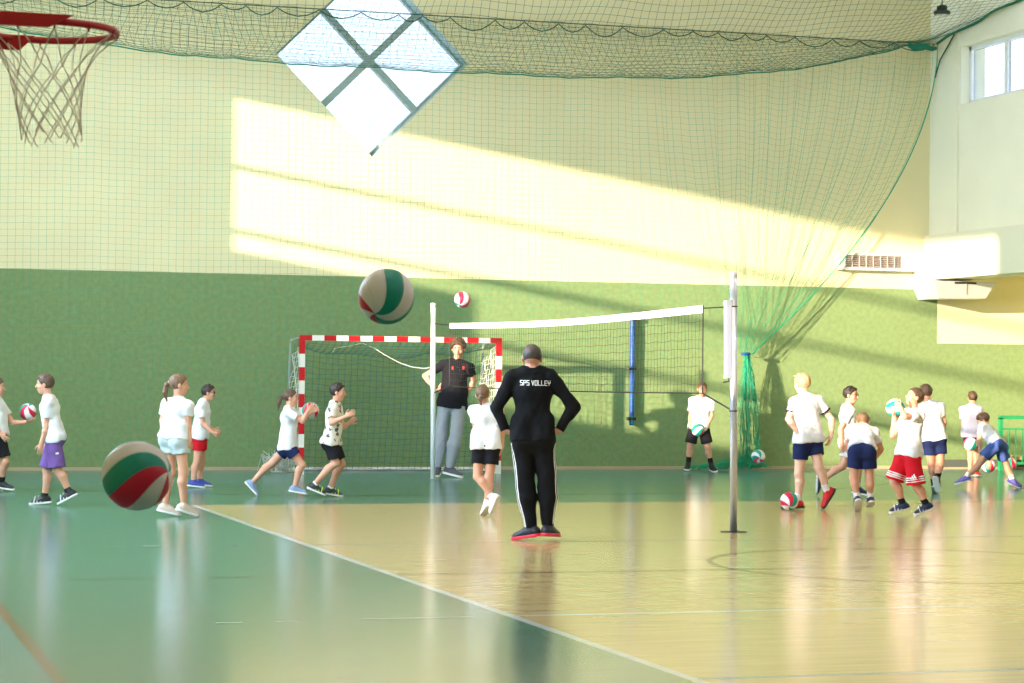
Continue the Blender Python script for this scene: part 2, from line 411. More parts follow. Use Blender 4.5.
# ------------------------------------------------------------------ balls
def ball_mat():
    m = bpy.data.materials.new('three colour ball leather'); m.use_nodes = True
    nt = m.node_tree; b = nt.nodes['Principled BSDF']; b.inputs['Roughness'].default_value = .45
    tc = nt.nodes.new('ShaderNodeTexCoord'); sp = nt.nodes.new('ShaderNodeSeparateXYZ'); nt.links.new(tc.outputs['Object'], sp.inputs[0])
    def mth(op, a, b_=None):
        n = nt.nodes.new('ShaderNodeMath'); n.operation = op
        for i, v in enumerate((a, b_)):
            if v is None: continue
            if isinstance(v, (int, float)): n.inputs[i].default_value = v
            else: nt.links.new(v, n.inputs[i])
        return n.outputs[0]
    ang = mth('DIVIDE', mth('ARCTAN2', sp.outputs[1], sp.outputs[0]), 2*PI)
    zz = mth('DIVIDE', sp.outputs[2], .105)
    tw = mth('MULTIPLY', mth('ARCSINE', mth('MINIMUM', mth('MAXIMUM', zz, -1.), 1.)), .10)
    lobe = mth('ADD', mth('ADD', ang, tw), 1.0)
    t = mth('FRACT', lobe)
    r = nt.nodes.new('ShaderNodeValToRGB'); r.color_ramp.interpolation = 'CONSTANT'
    w_ = (238, 234, 240); g_ = (0, 152, 138); d_ = (212, 28, 66)
    cols = [(0, w_), (.13, g_), (.26, w_), (.38, g_), (.5, d_), (.62, w_), (.76, d_), (.88, w_)]
    e = r.color_ramp.elements; e[0].position = 0; e[0].color = srgb(*cols[0][1]); e[1].position = cols[1][0]; e[1].color = srgb(*cols[1][1])
    for p, c in cols[2:]: q = e.new(p); q.color = srgb(*c)
    nt.links.new(t, r.inputs[0])
    # thin dark seams between panels
    t4 = mth('FRACT', mth('MULTIPLY', lobe, 8.0)); ed = mth('ABSOLUTE', mth('SUBTRACT', t4, .5)); seam = mth('GREATER_THAN', ed, .488)
    mx = nt.nodes.new('ShaderNodeMix'); mx.data_type = 'RGBA'; mx.inputs[7].default_value = srgb(150, 146, 150)
    nt.links.new(mth('MULTIPLY', seam, .6), mx.inputs[0]); nt.links.new(r.outputs[0], mx.inputs[6]); nt.links.new(mx.outputs[2], b.inputs['Base Color'])
    vo = nt.nodes.new('ShaderNodeTexVoronoi'); vo.inputs['Scale'].default_value = 420; nt.links.new(tc.outputs['Object'], vo.inputs['Vector'])
    bp = nt.nodes.new('ShaderNodeBump'); bp.inputs['Strength'].default_value = .12; bp.inputs['Distance'].default_value = .001
    nt.links.new(vo.outputs['Distance'], bp.inputs['Height']); nt.links.new(bp.outputs[0], b.inputs['Normal'])
    return m
BALLM = ball_mat()
_bm = bmesh.new(); bmesh.ops.create_uvsphere(_bm, u_segments=48, v_segments=32, radius=.105)
BALL_ME = bpy.data.meshes.new('ball'); _bm.to_mesh(BALL_ME); _bm.free()
BALL_ME.materials.append(BALLM); BALL_ME.polygons.foreach_set('use_smooth', [True]*len(BALL_ME.polygons))
def ball(x, y, D, label, pole=(0, 0, 1), spin=0., r=.105, group='volleyballs', z=None):
    P = at(x, y, D)
    if z is not None: P[2] = z
    o = bpy.data.objects.new('ball', BALL_ME); COL.objects.link(o); o.location = P; o.scale = (r/.105,)*3
    # pole given in the picture's own right / up / toward-viewer directions
    p = Vector(RT*pole[0]+UP*pole[1]-FW*pole[2]).normalized()
    q = p.to_track_quat('Z', 'Y'); v = q.inverted() @ Vector(-FW); a0 = math.atan2(v.y, v.x)
    o.rotation_euler = (q @ Matrix.Rotation(a0-2*PI*spin, 4, 'Z').to_quaternion()).to_euler()   # spin = which panel faces the viewer
    return tag(o, label, 'ball', group)

# ------------------------------------------------------------------ handball goal
GX0, GX1, GY = 7.20, 10.195, 34.0           # inner faces of the posts
G = thing('handball_goal', 'handball goal with red and white striped posts and crossbar by green wall', 'goal', (8.72, GY, 0))
def striped(name, p, q, flip, parent):
    """square bar with alternating 20 cm bands"""
    p = np.array(p, float); q = np.array(q, float); L = np.linalg.norm(q-p); d = (q-p)/L; mb = MB(); h = .04
    a = np.array([0, 1., 0])*h; b = np.cross(d, [0, 1., 0])*h
    n = max(1, round(L/.2)); n += (name == 'crossbar' and n % 2 == 0); seg = L/n
    for i in range(n):
        s, e = p+d*seg*i, p+d*seg*(i+1)
        ring = [-a-b, a-b, a+b, -a+b]
        vs = [s+r for r in ring]+[e+r for r in ring]
        fs = [(0, 1, 5, 4), (1, 2, 6, 5), (2, 3, 7, 6), (3, 0, 4, 7)]
        if i == 0: fs.append((3, 2, 1, 0))
        if i == n-1: fs.append((4, 5, 6, 7))
        mb.add(vs, fs, RED if (i+flip) % 2 == 0 else GWHITE)
    return mb.build(name, parent)
striped('post', (GX0-.04, GY, 2.0), (GX0-.04, GY, 0), 0, G); striped('post', (GX1+.04, GY, 2.0), (GX1+.04, GY, 0), 0, G)
striped('crossbar', (GX0-.08, GY, 2.04), (GX1+.08, GY, 2.04), 0, G)
GB0, GB1 = GY+.85, GY+1.15                   # depth of the net at top and on the ground
for x in (GX0-.04, GX1+.04):
    mb = MB(); mb.tube([(x, GY+.04, 2.04), (x, GB0-.05, 2.02), (x, GB0, 1.96), (x, GB1, .03)], .019, GREYP, 8); mb.build('stanchion', G)
mb = MB(); mb.tube([(GX0-.04, GY+.04, .03), (GX0-.04, GB1, .03), (GX1+.04, GB1, .03), (GX1+.04, GY+.04, .03)], .022, ALUW, 8); mb.build('ground_bar', G)
def wob(i, j, a, s): return a*math.sin(i*1.7+j*.9+s)
lines = []; nx = 31; nz = 21
def back(i, j):
    u = i/(nx-1); v = j/(nz-1)                # v=0 at top
    sag = .13*math.sin(PI*u)*(1-v)**2+.05*abs(math.sin(u*9))*(1-v)**3
    return np.array([GX0+u*(GX1-GX0), GB0+(GB1-GB0)*v-.10-.08*math.sin(PI*v)*math.sin(PI*u)+wob(i, j, .01, 0), (1.93-sag)*(1-v)+.03*v+wob(j, i, .012, 1)])
for i in range(nx): lines.append([back(i, j) for j in range(nz)])
for j in range(nz): lines.append([back(i, j) for i in range(nx)])
V, Q = net_lines(lines, .0042); fast_mesh('back_net', V, Q, NETBL, G, False)
top = [[(GX0+(GX1-GX0)*i/30, GY+.05+(back(i, 0)[1]-GY-.05)*k/7, 1.99-(1.99-back(i, 0)[2])*(k/7)**.8-.03*math.sin(PI*k/7)) for i in range(31)] for k in range(8)]
lines = [r for r in top[1:]]+[[top[k][i] for k in range(8)] for i in range(31)]
V, Q = net_lines(lines, .0042); fast_mesh('top_net', V, Q, NETBL, G, False)
for sx, m in ((GX0-.02, NETW), (GX1+.02, NETW)):
    lines = []
    def side(k, j):
        v = j/20; y1 = back(0, j)[1]
        return np.array([sx+.035*math.sin(j*.8+k*1.3)*(k/10), GY+.03+(y1-GY)*k/10+.012*math.sin(j*1.9), (1.98-.22*(k/10)*(1-v))*(1-v)+.03*v])
    for k in range(11): lines.append([side(k, j) for j in range(21)])
    for j in range(21): lines.append([side(k, j) for k in range(11)])
    V, Q = net_lines(lines, .005); fast_mesh('side_net', V, Q, m, G, False)
mb = MB()      # loose white line looping under the crossbar, and the bunch of net at the foot of the near post
mb.tube([at(x, y, 35.2) for x, y in ((333, 352), (335, 348), (350, 346), (362, 343), (374, 348), (385, 355), (400, 363), (412, 367), (424, 368.5), (440, 366))], .0045, NETW, 5)
mb.build('lacing_cord', G)
lines = []
rg = random.Random(3)
for _ in range(26):
    c = np.array([GX0-.16-rg.random()*.3, GY+.25+rg.random()*.4, 0]); lines.append([c+np.array([rg.uniform(-.17, .17), rg.uniform(-.15, .15), max(.02, rg.random()*.36*(1-k*.05))]) for k in range(6)])
V, Q = net_lines(lines, .006); fast_mesh('loose_net', V, Q, NETW, G, False)

# ------------------------------------------------------------------ volleyball posts and net (the net runs away from the viewer)
XN, YN, YFAR = 8.72, 20.96, 32.2
def vpost(Y, label, lean, m):
    t = thing('volleyball_post', label, 'post', (XN, Y, 0)); ht = 2.54
    mb = MB(); mb.lathe((XN, Y, 0), [(.036, 0), (.036, ht-.05)], m, 20); mb.build('pole', t, True)
    mb = MB(); mb.lathe((XN, Y, ht-.06), [(.038, 0), (.038, .05), (.03, .06)], m, 20); mb.build('end_cap', t, True)
    mb = MB(); mb.lathe((XN, Y, 0), [(.13 if m is ALU else .06, 0), (.13 if m is ALU else .06, .005), (.05, .007), (.042, .012)], DARK if m is ALU else GREYP, 24); mb.build('floor_cover', t)
    t.rotation_euler = (0, lean, 0)
    return t
pA = vpost(YN, 'pale metal volleyball post standing on the tan floor near the man in black', math.radians(-.58), ALU)
mb = MB(); mb.box((XN-.082, YN-.03, 1.50), (XN-.030, YN+.045, 2.26), mat('blue grey housing paint', (158, 168, 194), .4)); mb.build('winch_housing', pA)
for z in (1.5, 2.22): mb = MB(); mb.box((XN-.088, YN-.036, z), (XN-.03, YN+.05, z+.025), GREYP); mb.build('winch_clamp', pA)
mb = MB(); mb.tube([(XN-.06, YN, 1.52), (XN-.06, YN-.03, 1.47), (XN-.12, YN-.03, 1.46)], .008, DARK); mb.build('winch_handle', pA)
for z in (2.20, 1.18): mb = MB(); mb.tube([(XN+.039*math.cos(a), YN+.039*math.sin(a), z) for a in np.linspace(0, 2*PI, 17)[:-1]], .006, DARK, 5, closed=True); mb.build('cord_loop', pA)
pB = vpost(YFAR, 'white volleyball post standing farther away, in front of the handball goal', math.radians(-.45), ALUW)
N = thing('volleyball_net', 'volleyball net with white top tape stretched between the two posts', 'net', (XN, 26.6, 2.2))
yA, yB = 21.81, 31.36
def ztop(y): t = (y-yA)/(yB-yA); return 2.235-.05*math.sin(PI*t)
def zbot(y): t = (y-yA)/(yB-yA); return 1.345-.02*math.sin(PI*t)
mb = MB(); n = 40
P = [yA+(yB-yA)*i/n for i in range(n+1)]
vs = []; fs = []
for y in P:
    z = ztop(y); vs += [(XN-.006, y, z-.075), (XN+.006, y, z-.075), (XN+.006, y, z), (XN-.006, y, z)]
for i in range(n):
    for k in range(4): fs.append((4*i+k, 4*i+(k+1) % 4, 4*i+4+(k+1) % 4, 4*i+4+k))
fs += [(3, 2, 1, 0), (4*n, 4*n+1, 4*n+2, 4*n+3)]
mb.add(vs, fs, TAPE); mb.build('top_tape', N)
lines = []
ny = 96; nr = 9
for i in range(ny+1):
    y = yA+(yB-yA)*i/ny; lines.append([(XN+.004*math.sin(i+j), y, ztop(y)-.07+(zbot(y)-ztop(y)+.07)*j/nr) for j in range(nr+1)])
for j in range(1, nr):
    lines.append([(XN, yA+(yB-yA)*i/ny, (lambda y: ztop(y)-.07+(zbot(y)-ztop(y)+.07)*j/nr)(yA+(yB-yA)*i/ny)+.006*math.sin(i*1.3+j)) for i in range(ny+1)])
V, Q = net_lines(lines, .0021); fast_mesh('mesh', V, Q, NETK, N, False)
mb = MB(); mb.tube([(XN, YN+.05, 1.18), (XN, yA, zbot(yA))]+[(XN, y, zbot(y)) for y in P[1:]]+[(XN, YFAR-.05, 1.25)], .008, NETK, 6); mb.build('bottom_cord', N)
mb = MB(); mb.tube([(XN, YN+.05, 2.20), (XN, yA, ztop(yA)-.03)], .008, NETK, 6); mb.build('top_cord', N); mb = MB(); mb.tube([(XN, YFAR-.05, 2.24), (XN, yB, ztop(yB)-.03)], .008, NETK, 6); mb.build('top_cord', N)
for y in (yA, yB): mb = MB(); mb.tube([(XN, y, ztop(y)), (XN, y, zbot(y))], .007, NETK, 6); mb.build('side_cord', N)

# ------------------------------------------------------------------ basketball hoop (mini-basketball height, fixed to the wall beside the viewer)
HX, HY, HZ = 0.760, 7.72, 2.62
B = thing('basketball_hoop', 'red basketball hoop with a white string net hanging in at the upper left', 'hoop', (HX, HY, HZ))
mb = MB(); mb.tube([(HX+.225*math.cos(a), HY+.225*math.sin(a), HZ) for a in np.linspace(0, 2*PI, 65)[:-1]], .0115, RIM, 12, closed=True); rim = mb.build('rim', B, True)
for i in range(12):
    a = 2*PI*i/12; mb = MB(); c = (HX+.225*math.cos(a), HY+.225*math.sin(a), HZ-.012)
    mb.tube([(c[0]+.012*math.cos(a), c[1]+.012*math.sin(a), HZ), (c[0], c[1], HZ-.022), (c[0]-.012*math.cos(a), c[1]-.012*math.sin(a), HZ)], .003, RIM, 5); mb.build('net_hook', rim)
mb = MB()      # two upright flanges and the flat plate between them
y = HY-.237; mb.hexa([(.36, y-.006, HZ-.022), (HX-.02, y-.006, HZ-.022), (HX-.02, y+.006, HZ-.022), (.36, y+.006, HZ-.022), (.36, y-.006, HZ+.024), (HX+.06, y-.006, HZ+.020), (HX+.06, y+.006, HZ+.020), (.36, y+.006, HZ+.024)], RIM)
y = HY+.20; mb.hexa([(.36, y-.006, HZ-.045), (HX-.07, y-.006, HZ-.04), (HX-.07, y+.006, HZ-.04), (.36, y+.006, HZ-.045), (.36, y-.006, HZ+.01), (HX-.02, y-.006, HZ+.01), (HX-.02, y+.006, HZ+.01), (.36, y+.006, HZ+.01)], RIM)
mb.box((.36, HY-.23, HZ+.008), (HX-.20, HY+.195, HZ+.016), RIM)
mb.build('bracket', B)
lines = []
def hoopr(t): return .096+.126*math.exp(-4.0*t)
for i in range(12):
    for s in (-1, 1):
        L = []
        for k in range(41):
            t = k/40; sh = max(0., t-.3)/.7*5.6; r = hoopr(t)
            a = 2*PI*(i+.5+s*.5*(1-0) - s*0)/12 if False else 2*PI*i/12 + s*2*PI/24*(min(1, t/.3)*.96+sh)
            dz = -.34*t-.02*t*math.sin(i*2.1)
            sw = .02*t*t
            L.append((HX+r*math.cos(a)+sw, HY+r*math.sin(a), HZ-.02+dz))
        lines.append(L)
V, Q = net_lines(lines, .0021, 5); fast_mesh('string_net', V, Q, STRING, B, True)
mb = MB(); mb.box((.33, HY-.9, 2.47), (.36, HY+.62, 3.5), GWHITE); mb.build('backboard', B)
mb = MB(); mb.box((XL+.003, HY-.06, 2.75), (.33, HY+.0, 2.83), GREYP); mb.box((XL+.003, HY-.06, 3.2), (.33, HY+.0, 3.28), GREYP); mb.build('wall_mount', B)

# ------------------------------------------------------------------ protective nets
ZK = 7.16
YK = 35.28
C1 = thing('curtain_net', 'tall green curtain net hanging along the far wall, gathered and tied at right', 'net', (9, YK, 3.5))
def ss(t): t = max(0., min(1., t)); return t*t*(3-2*t)
ZTIE, XTIE = 1.90, 14.80
tops = list(np.arange(1.2, 18.31, .115))
def cx(xt, z):
    s = max(0., (ZK-z)/(ZK-ZTIE)); 
    if xt <= 12.4: b = xt
    elif xt <= 13.8: b = 12.4+(xt-12.4)*(XTIE-.15-12.4)/1.4
    else: b = XTIE-.15+.3*(xt-13.8)/4.5
    return xt+(b-xt)*min(1, s)**1.85
def cpt(j, z):
    xt = tops[j]; s = max(0., min(1, (ZK-z)/(ZK-ZTIE))); g = ss((xt-11.6)/2.2)
    fold = math.sin(xt*7.3)+.6*math.sin(xt*12.9+1)
    x = cx(xt, z)+.045*g*fold*math.sin(PI*min(1, s*1.05))
    y = YK-.02-g*(.10+.09*math.sin(xt*9.1))*s*(1 if xt < 13.8 else .8)+.012*math.sin(xt*3+z)
    dz = -.05*g*abs(math.sin(xt*5.2))*(1-s)-.05*g*math.sin(xt*11)*s-.012*math.sin(xt*2.1+z*.7)-.02*abs(math.sin(xt*6))*(1-s)
    return (x, y, z+dz)
rows = list(np.arange(ZK-.1, ZTIE-.02, -.098))
lines = [[cpt(j, z) for z in [ZK]+rows] for j in range(len(tops))]
lines += [[cpt(j, z) for j in range(len(tops))] for z in rows]
jm = max(j for j, x in enumerate(tops) if x <= 13.25)
low = list(np.arange(ZTIE-.05, .05, -.1))
def lpt(j, z):
    x, y, zz = cpt(j, ZTIE); t = (ZTIE-z)/ZTIE
    return (x+(tops[j]-x)*.25*t+.02*math.sin(z*5+j)*ss((tops[j]-12)/1.), y, max(.03, z+.02*math.sin(tops[j]*3)))
lines += [[lpt(j, z) for z in [ZTIE]+low] for j in range(jm+1)] + [[lpt(j, z) for j in range(jm+1)] for z in low]
V, Q = net_lines(lines, .0018); o = fast_mesh('netting', V, Q, NETG, C1, False)
# doubled, tightly gathered strands close to the edge
lines = []
for k in range(14):
    xt = 14.6+3.7*(k/13); ph = k*.77
    lines.append([(cx(xt, z)+.05*math.sin(z*1.3+ph)*(1-abs(2*(ZK-z)/(ZK-ZTIE)-1)), YK-.12-.1*math.sin(ph), z) for z in np.linspace(ZK-.4, ZTIE, 26)])
V, Q = net_lines(lines, .0028); fast_mesh('gathered_folds', V, Q, NETG, C1, False)
mb = MB(); mb.tube([(cx(18.31, z), YK-.04, z) for z in np.linspace(ZK+.05, ZTIE, 30)], 0.010, NETG, 6); mb.build('edge_rope', C1, True)
mb = MB()
L = [(0.5, YK, ZK)]; x = 1.2; rg = random.Random(5)
while x < 18.15:
    wd = rg.uniform(.38, .75); dpt = wd*rg.uniform(.14, .26)
    for q in (.15, .3, .5, .7, .85): L.append((x+wd*q, YK+.0, ZK-dpt*math.sin(PI*q)))
    L.append((x+wd, YK, ZK+.01)); x += wd
mb.tube(L, .009, ROPE, 5); mb.tube([(XL, YK+.03, ZK+.03), (18.3, YK+.03, ZK+.03)], .008, ROPE, 5); mb.build('suspension_cord', C1)
# the tail under the tie
lines = []; rg = random.Random(9)
for k in range(52):
    a = rg.random()*2*PI; r0 = .05*rg.random()**.5; r1 = .19*rg.random()**.5; f = rg.uniform(0, 6)
    lines.append([(XTIE+.02+.06*t+math.cos(a)*(r0+(r1-r0)*min(1, t*2.2)+.015*math.sin(z*9+f)), YK-.16+.8*math.sin(a)*(r0+(r1-r0)*min(1, t*2.2)), z) for z in np.linspace(ZTIE+.03, .02, 20) for t in [(ZTIE-z)/ZTIE]])
for z in np.arange(ZTIE-.1, .05, -.075):
    t = (ZTIE-z)/ZTIE; R = .05+.14*min(1, t*2.2)
    lines.append([(XTIE+.02+.06*t+R*math.cos(a)*(1+.2*math.sin(3*a+z*9)), YK-.16+.8*R*math.sin(a), z+.05*math.sin(4*a+z*30)) for a in np.linspace(0, 2*PI, 22)])
V, Q = net_lines(lines, .0038, 4); fast_mesh('gathered_tail', V, Q, NETG, C1, False)
lines = []
for k in range(70):
    x0 = XTIE-1.15+rg.random()*1.2; y0 = YK-.25+rg.uniform(-.14, .14); hgt = .05+.22*ss((x0-(XTIE-1.2))/1.2)*rg.random()
    ph = rg.random()*6
    lines.append([(x0+.34*(q/7)+.03*math.sin(q+ph), y0+.04*math.sin(q*1.3+ph), .015+hgt*math.sin(PI*(q/7))*.9+.004*q) for q in range(8)])
V, Q = net_lines(lines, .007, 4); fast_mesh('net_heap', V, Q, NETG, C1, False)
mb = MB(); mb.tube([(XTIE+.06*math.cos(a), YK-.16+.05*math.sin(a), ZTIE) for a in np.linspace(0, 2*PI, 17)[:-1]], .025, BLUEP, 6, closed=True); mb.build('tie', C1, True)

C2 = thing('ceiling_net', 'green ceiling net sagging below the roof in front of the far wall', 'net', (8.6, 26, 6))
SP = 3.75
def sag(X):
    q = abs((X-8.9)/9.37); return 1.27*max(0., 1-q**3.2)
def npt(X, Y):
    u = (YK-.06-Y)/SP
    z = ZK+.04+.44*u-sag(X)*4*u*(1-u)*(1+.25*(.5-u))+.03*math.sin(X*3.1+Y*1.9)*u-.03*abs(math.sin(X*5.7))*(1-u)
    return (X+.04*math.sin(Y*4+X*2.3), Y, z)
Xs = list(np.arange(-1.0, 18.27, .118)); Ys = [YK-.06-SP*(.5-.5*math.cos(PI*k/40))*.55-SP*k/40*.45 for k in range(41)]
lines = [[npt(X, Y) for Y in Ys] for X in Xs]+[[npt(X, Y) for X in Xs] for Y in Ys]
V, Q = net_lines(lines, .0026); fast_mesh('netting', V, Q, NETD, C2, False)
mb = MB(); mb.tube([npt(18.26, Y) for Y in Ys], .022, NETL, 6); mb.build('edge_rope', C2, True)
mb = MB(); mb.tube([npt(-1.02, Y) for Y in Ys], .022, NETL, 6); mb.build('edge_rope', C2, True)
mb = MB(); c = on_y(920, 47, 35.0); mb.tube([c+np.array([dx, 0, .02*math.sin(dx*20)]) for dx in np.linspace(-.22, .3, 8)], [.03, .05, .06, .06, .05, .05, .04, .03], NETL, 8); mb.build('gathered_end', C2, True)
mb = MB()      # the sag line: the hem rope sewn along the lowest fold
def lowest(X):
    best = min(Ys, key=lambda Y: (npt(X, Y)[2]-HC)/Y); return npt(X, best)
L = [lowest(X) for X in np.arange(-.9, 17.3, .2)]
ysm = np.array([p[1] for p in L]); ysm = np.convolve(np.pad(ysm, 6, mode='edge'), np.ones(13)/13, 'valid')
mb.tube([(p[0], y, npt(p[0], y)[2]-.02) for p, y in zip(L, ysm)], .011, NETL, 6); mb.build('hem_rope', C2, True)
mb = MB(); mb.tube([on_x(955, 33, 18.25), on_x(948, 46, 18.25), on_x(940, 60, 18.25), on_x(935, 78, 18.24)], .014, ROPE, 6); mb.build('hanging_strap', C2)

# ------------------------------------------------------------------ wall fittings
b_ = thing('padded_wall_post', 'blue padded post clamped to the green wall behind the volleyball net', 'post', (12.925, YB-.1, .7))
mb = MB(); mb.lathe((12.925, YB-.10, .72), [(.04, 0), (.043, .02), (.043, 1.78), (.04, 1.8)], BLUEP, 20); mb.build('pole', b_, True)
for z in (.80, 1.62, 2.42):
    mb = MB(); mb.box((12.925-.06, YB-.15, z), (12.925+.06, YB, z+.05), DARK); mb.box((12.925-.085, YB-.11, z+.005), (12.925+.085, YB-.08, z+.04), GREYP); mb.build('clamp', b_)
VENTP = mat('pale grey vent paint', (196, 198, 196), .5)
v = thing('air_grille', 'white slatted air grille box high on the far wall near the corner', 'vent', (17.25, YB-.1, 3.33))
y0 = YB-.16; mb = MB()
x0, x1, z0, z1 = 16.57, 17.98, 3.33, 3.63; fr = .05; gx0, gx1 = 16.68, 17.72
for a, b in (((x0, y0, z0), (x1, YB, z0+fr)), ((x0, y0, z1-fr), (x1, YB, z1)), ((x0, y0, z0+fr), (gx0, YB, z1-fr)), ((gx1, y0, z0+fr), (x1, YB, z1-fr)), ((gx0, y0+.08, z0+fr), (gx1, YB, z1-fr))): mb.box(a, b, VENTP)
mb.build('housing', v)
SLAT = mat('warm grey slat', (188, 176, 168), .5)
for i in range(6):
    z = z0+fr+.012+i*.033; mb = MB(); mb.hexa([(gx0, y0+.01, z), (gx1, y0+.01, z), (gx1, y0+.06, z+.016), (gx0, y0+.06, z+.016), (gx0, y0+.01, z+.006), (gx1, y0+.01, z+.006), (gx1, y0+.06, z+.022), (gx0, y0+.06, z+.022)], SLAT); mb.build('slat', v)
for i in range(1, 8): xx = gx0+(gx1-gx0)*i/8; mb = MB(); mb.box((xx-.006, y0+.005, z0+fr), (xx+.006, y0+.03, z1-fr), SLAT); mb.build('grille_bar', v)
d = thing('air_duct', 'white sheet metal duct bending under the beam beside the air grille', 'duct', (18.3, YB-.3, 2.9))
def prism(mb, pts, y0, y1, m):
    n = len(pts); mb.add([(x, y0, z) for x, z in pts]+[(x, y1, z) for x, z in pts], [tuple(range(n)), tuple(range(2*n-1, n-1, -1))]+[(i, i+n, (i+1) % n+n, (i+1) % n) for i in range(n)], m)
mb = MB(); prism(mb, [(17.985, 3.36), (17.985, 3.62), (18.16, 3.60), (18.42, 3.26), (18.10, 2.86), (17.99, 3.10), (18.03, 3.24)][::-1], YB-.28, YB-.01, VENTP); mb.build('elbow', d)
mb = MB(); prism(mb, [(18.02, 3.16), (19.18, 3.16), (18.98, 2.88), (18.12, 2.86)], YB-.75, YB-.05, GALV); mb.build('plenum_box', d)
mb = MB(); mb.box((18.40, YB-.76, 3.115), (18.80, YB-.74, 3.145), DARK); mb.build('slot', d)
mb = MB(); mb.tube([(18.6, YB-.77, 3.12), (18.6, YB-.77, 2.94)], .006, GREYP, 5); mb.build('pull_cord', d)
l_ = thing('high_bay_lamp', 'small black high-bay lamp hanging in the upper right corner', 'lamp', (17.6, 33.74, 7.4))
c = (17.6, 33.74, 7.42)
mb = MB(); mb.lathe(c, [(.10, .005), (.122, .012), (.135, .02), (.135, .055), (.12, .065), (.085, .07), (.08, .105), (.055, .11), (.05, .15), (.02, .17)], DARK, 24); mb.build('housing', l_, False)
mb = MB(); mb.lathe((c[0], c[1], c[2]-.004), [(.098, 0), (.098, .008)], LAMPG, 24); mb.build('diffuser', l_)
mb = MB(); mb.tube([(c[0], c[1], c[2]+.16), (c[0], c[1], ZC)], .008, DARK, 6); mb.build('suspension_cable', l_)
for i in range(10):
    a = 2*PI*i/10; mb = MB(); mb.box((c[0]+.075*math.cos(a)-.006, c[1]+.075*math.sin(a)-.006, c[2]+.10), (c[0]+.075*math.cos(a)+.006, c[1]+.075*math.sin(a)+.006, c[2]+.15), DARK); mb.build('cooling_fin', l_)
# railing in the recess
RY = 34.65
r_ = thing('railing', 'green painted metal railing at the right edge by the far wall', 'railing', (20.2, RY, 0))
for x in (19.22, 21.4): mb = MB(); mb.box((x-.03, RY-.03, 0), (x+.03, RY+.03, .88), RAILG); mb.build('post', r_)
mb = MB(); mb.box((19.19, RY-.03, .86), (21.43, RY+.03, .92), RAILG); mb.build('top_rail', r_)
mb = MB(); mb.box((19.25, RY-.02, .68), (21.4, RY+.02, .71), RAILG); mb.build('middle_rail', r_)
mb = MB(); mb.box((19.25, RY-.02, .10), (21.4, RY+.02, .14), RAILG); mb.build('bottom_rail', r_)
x = 19.38
while x < 21.3: mb = MB(); mb.box((x-.009, RY-.009, .14), (x+.009, RY+.009, .68), RAILG); mb.build('baluster', r_); x += .125
t = thing('floor_plinth', 'low dark grey plinth along the foot of the far wall at right', 'plinth', (19.1, YB-.1, 0))
mb = MB(); mb.box((18.48, YB-.16, .03), (20.6, YB, .15), BENCH); mb.build('body', t)
mb = MB(); mb.box((18.48, YB-.20, 0), (20.6, YB, .03), WOODB); mb.build('base_strip', t)
t = thing('timber_bench', 'low pinkish timber bench behind the green railing', 'bench', (20.4, 35.0, 0))
mb = MB(); mb.box((19.55, 34.9, .17), (21.3, 35.2, .23), WOODP); mb.build('seat', t)
for x in (19.6, 20.4, 21.2): mb = MB(); mb.box((x, 34.93, 0), (x+.06, 35.17, .17), WOODP); mb.build('leg', t)
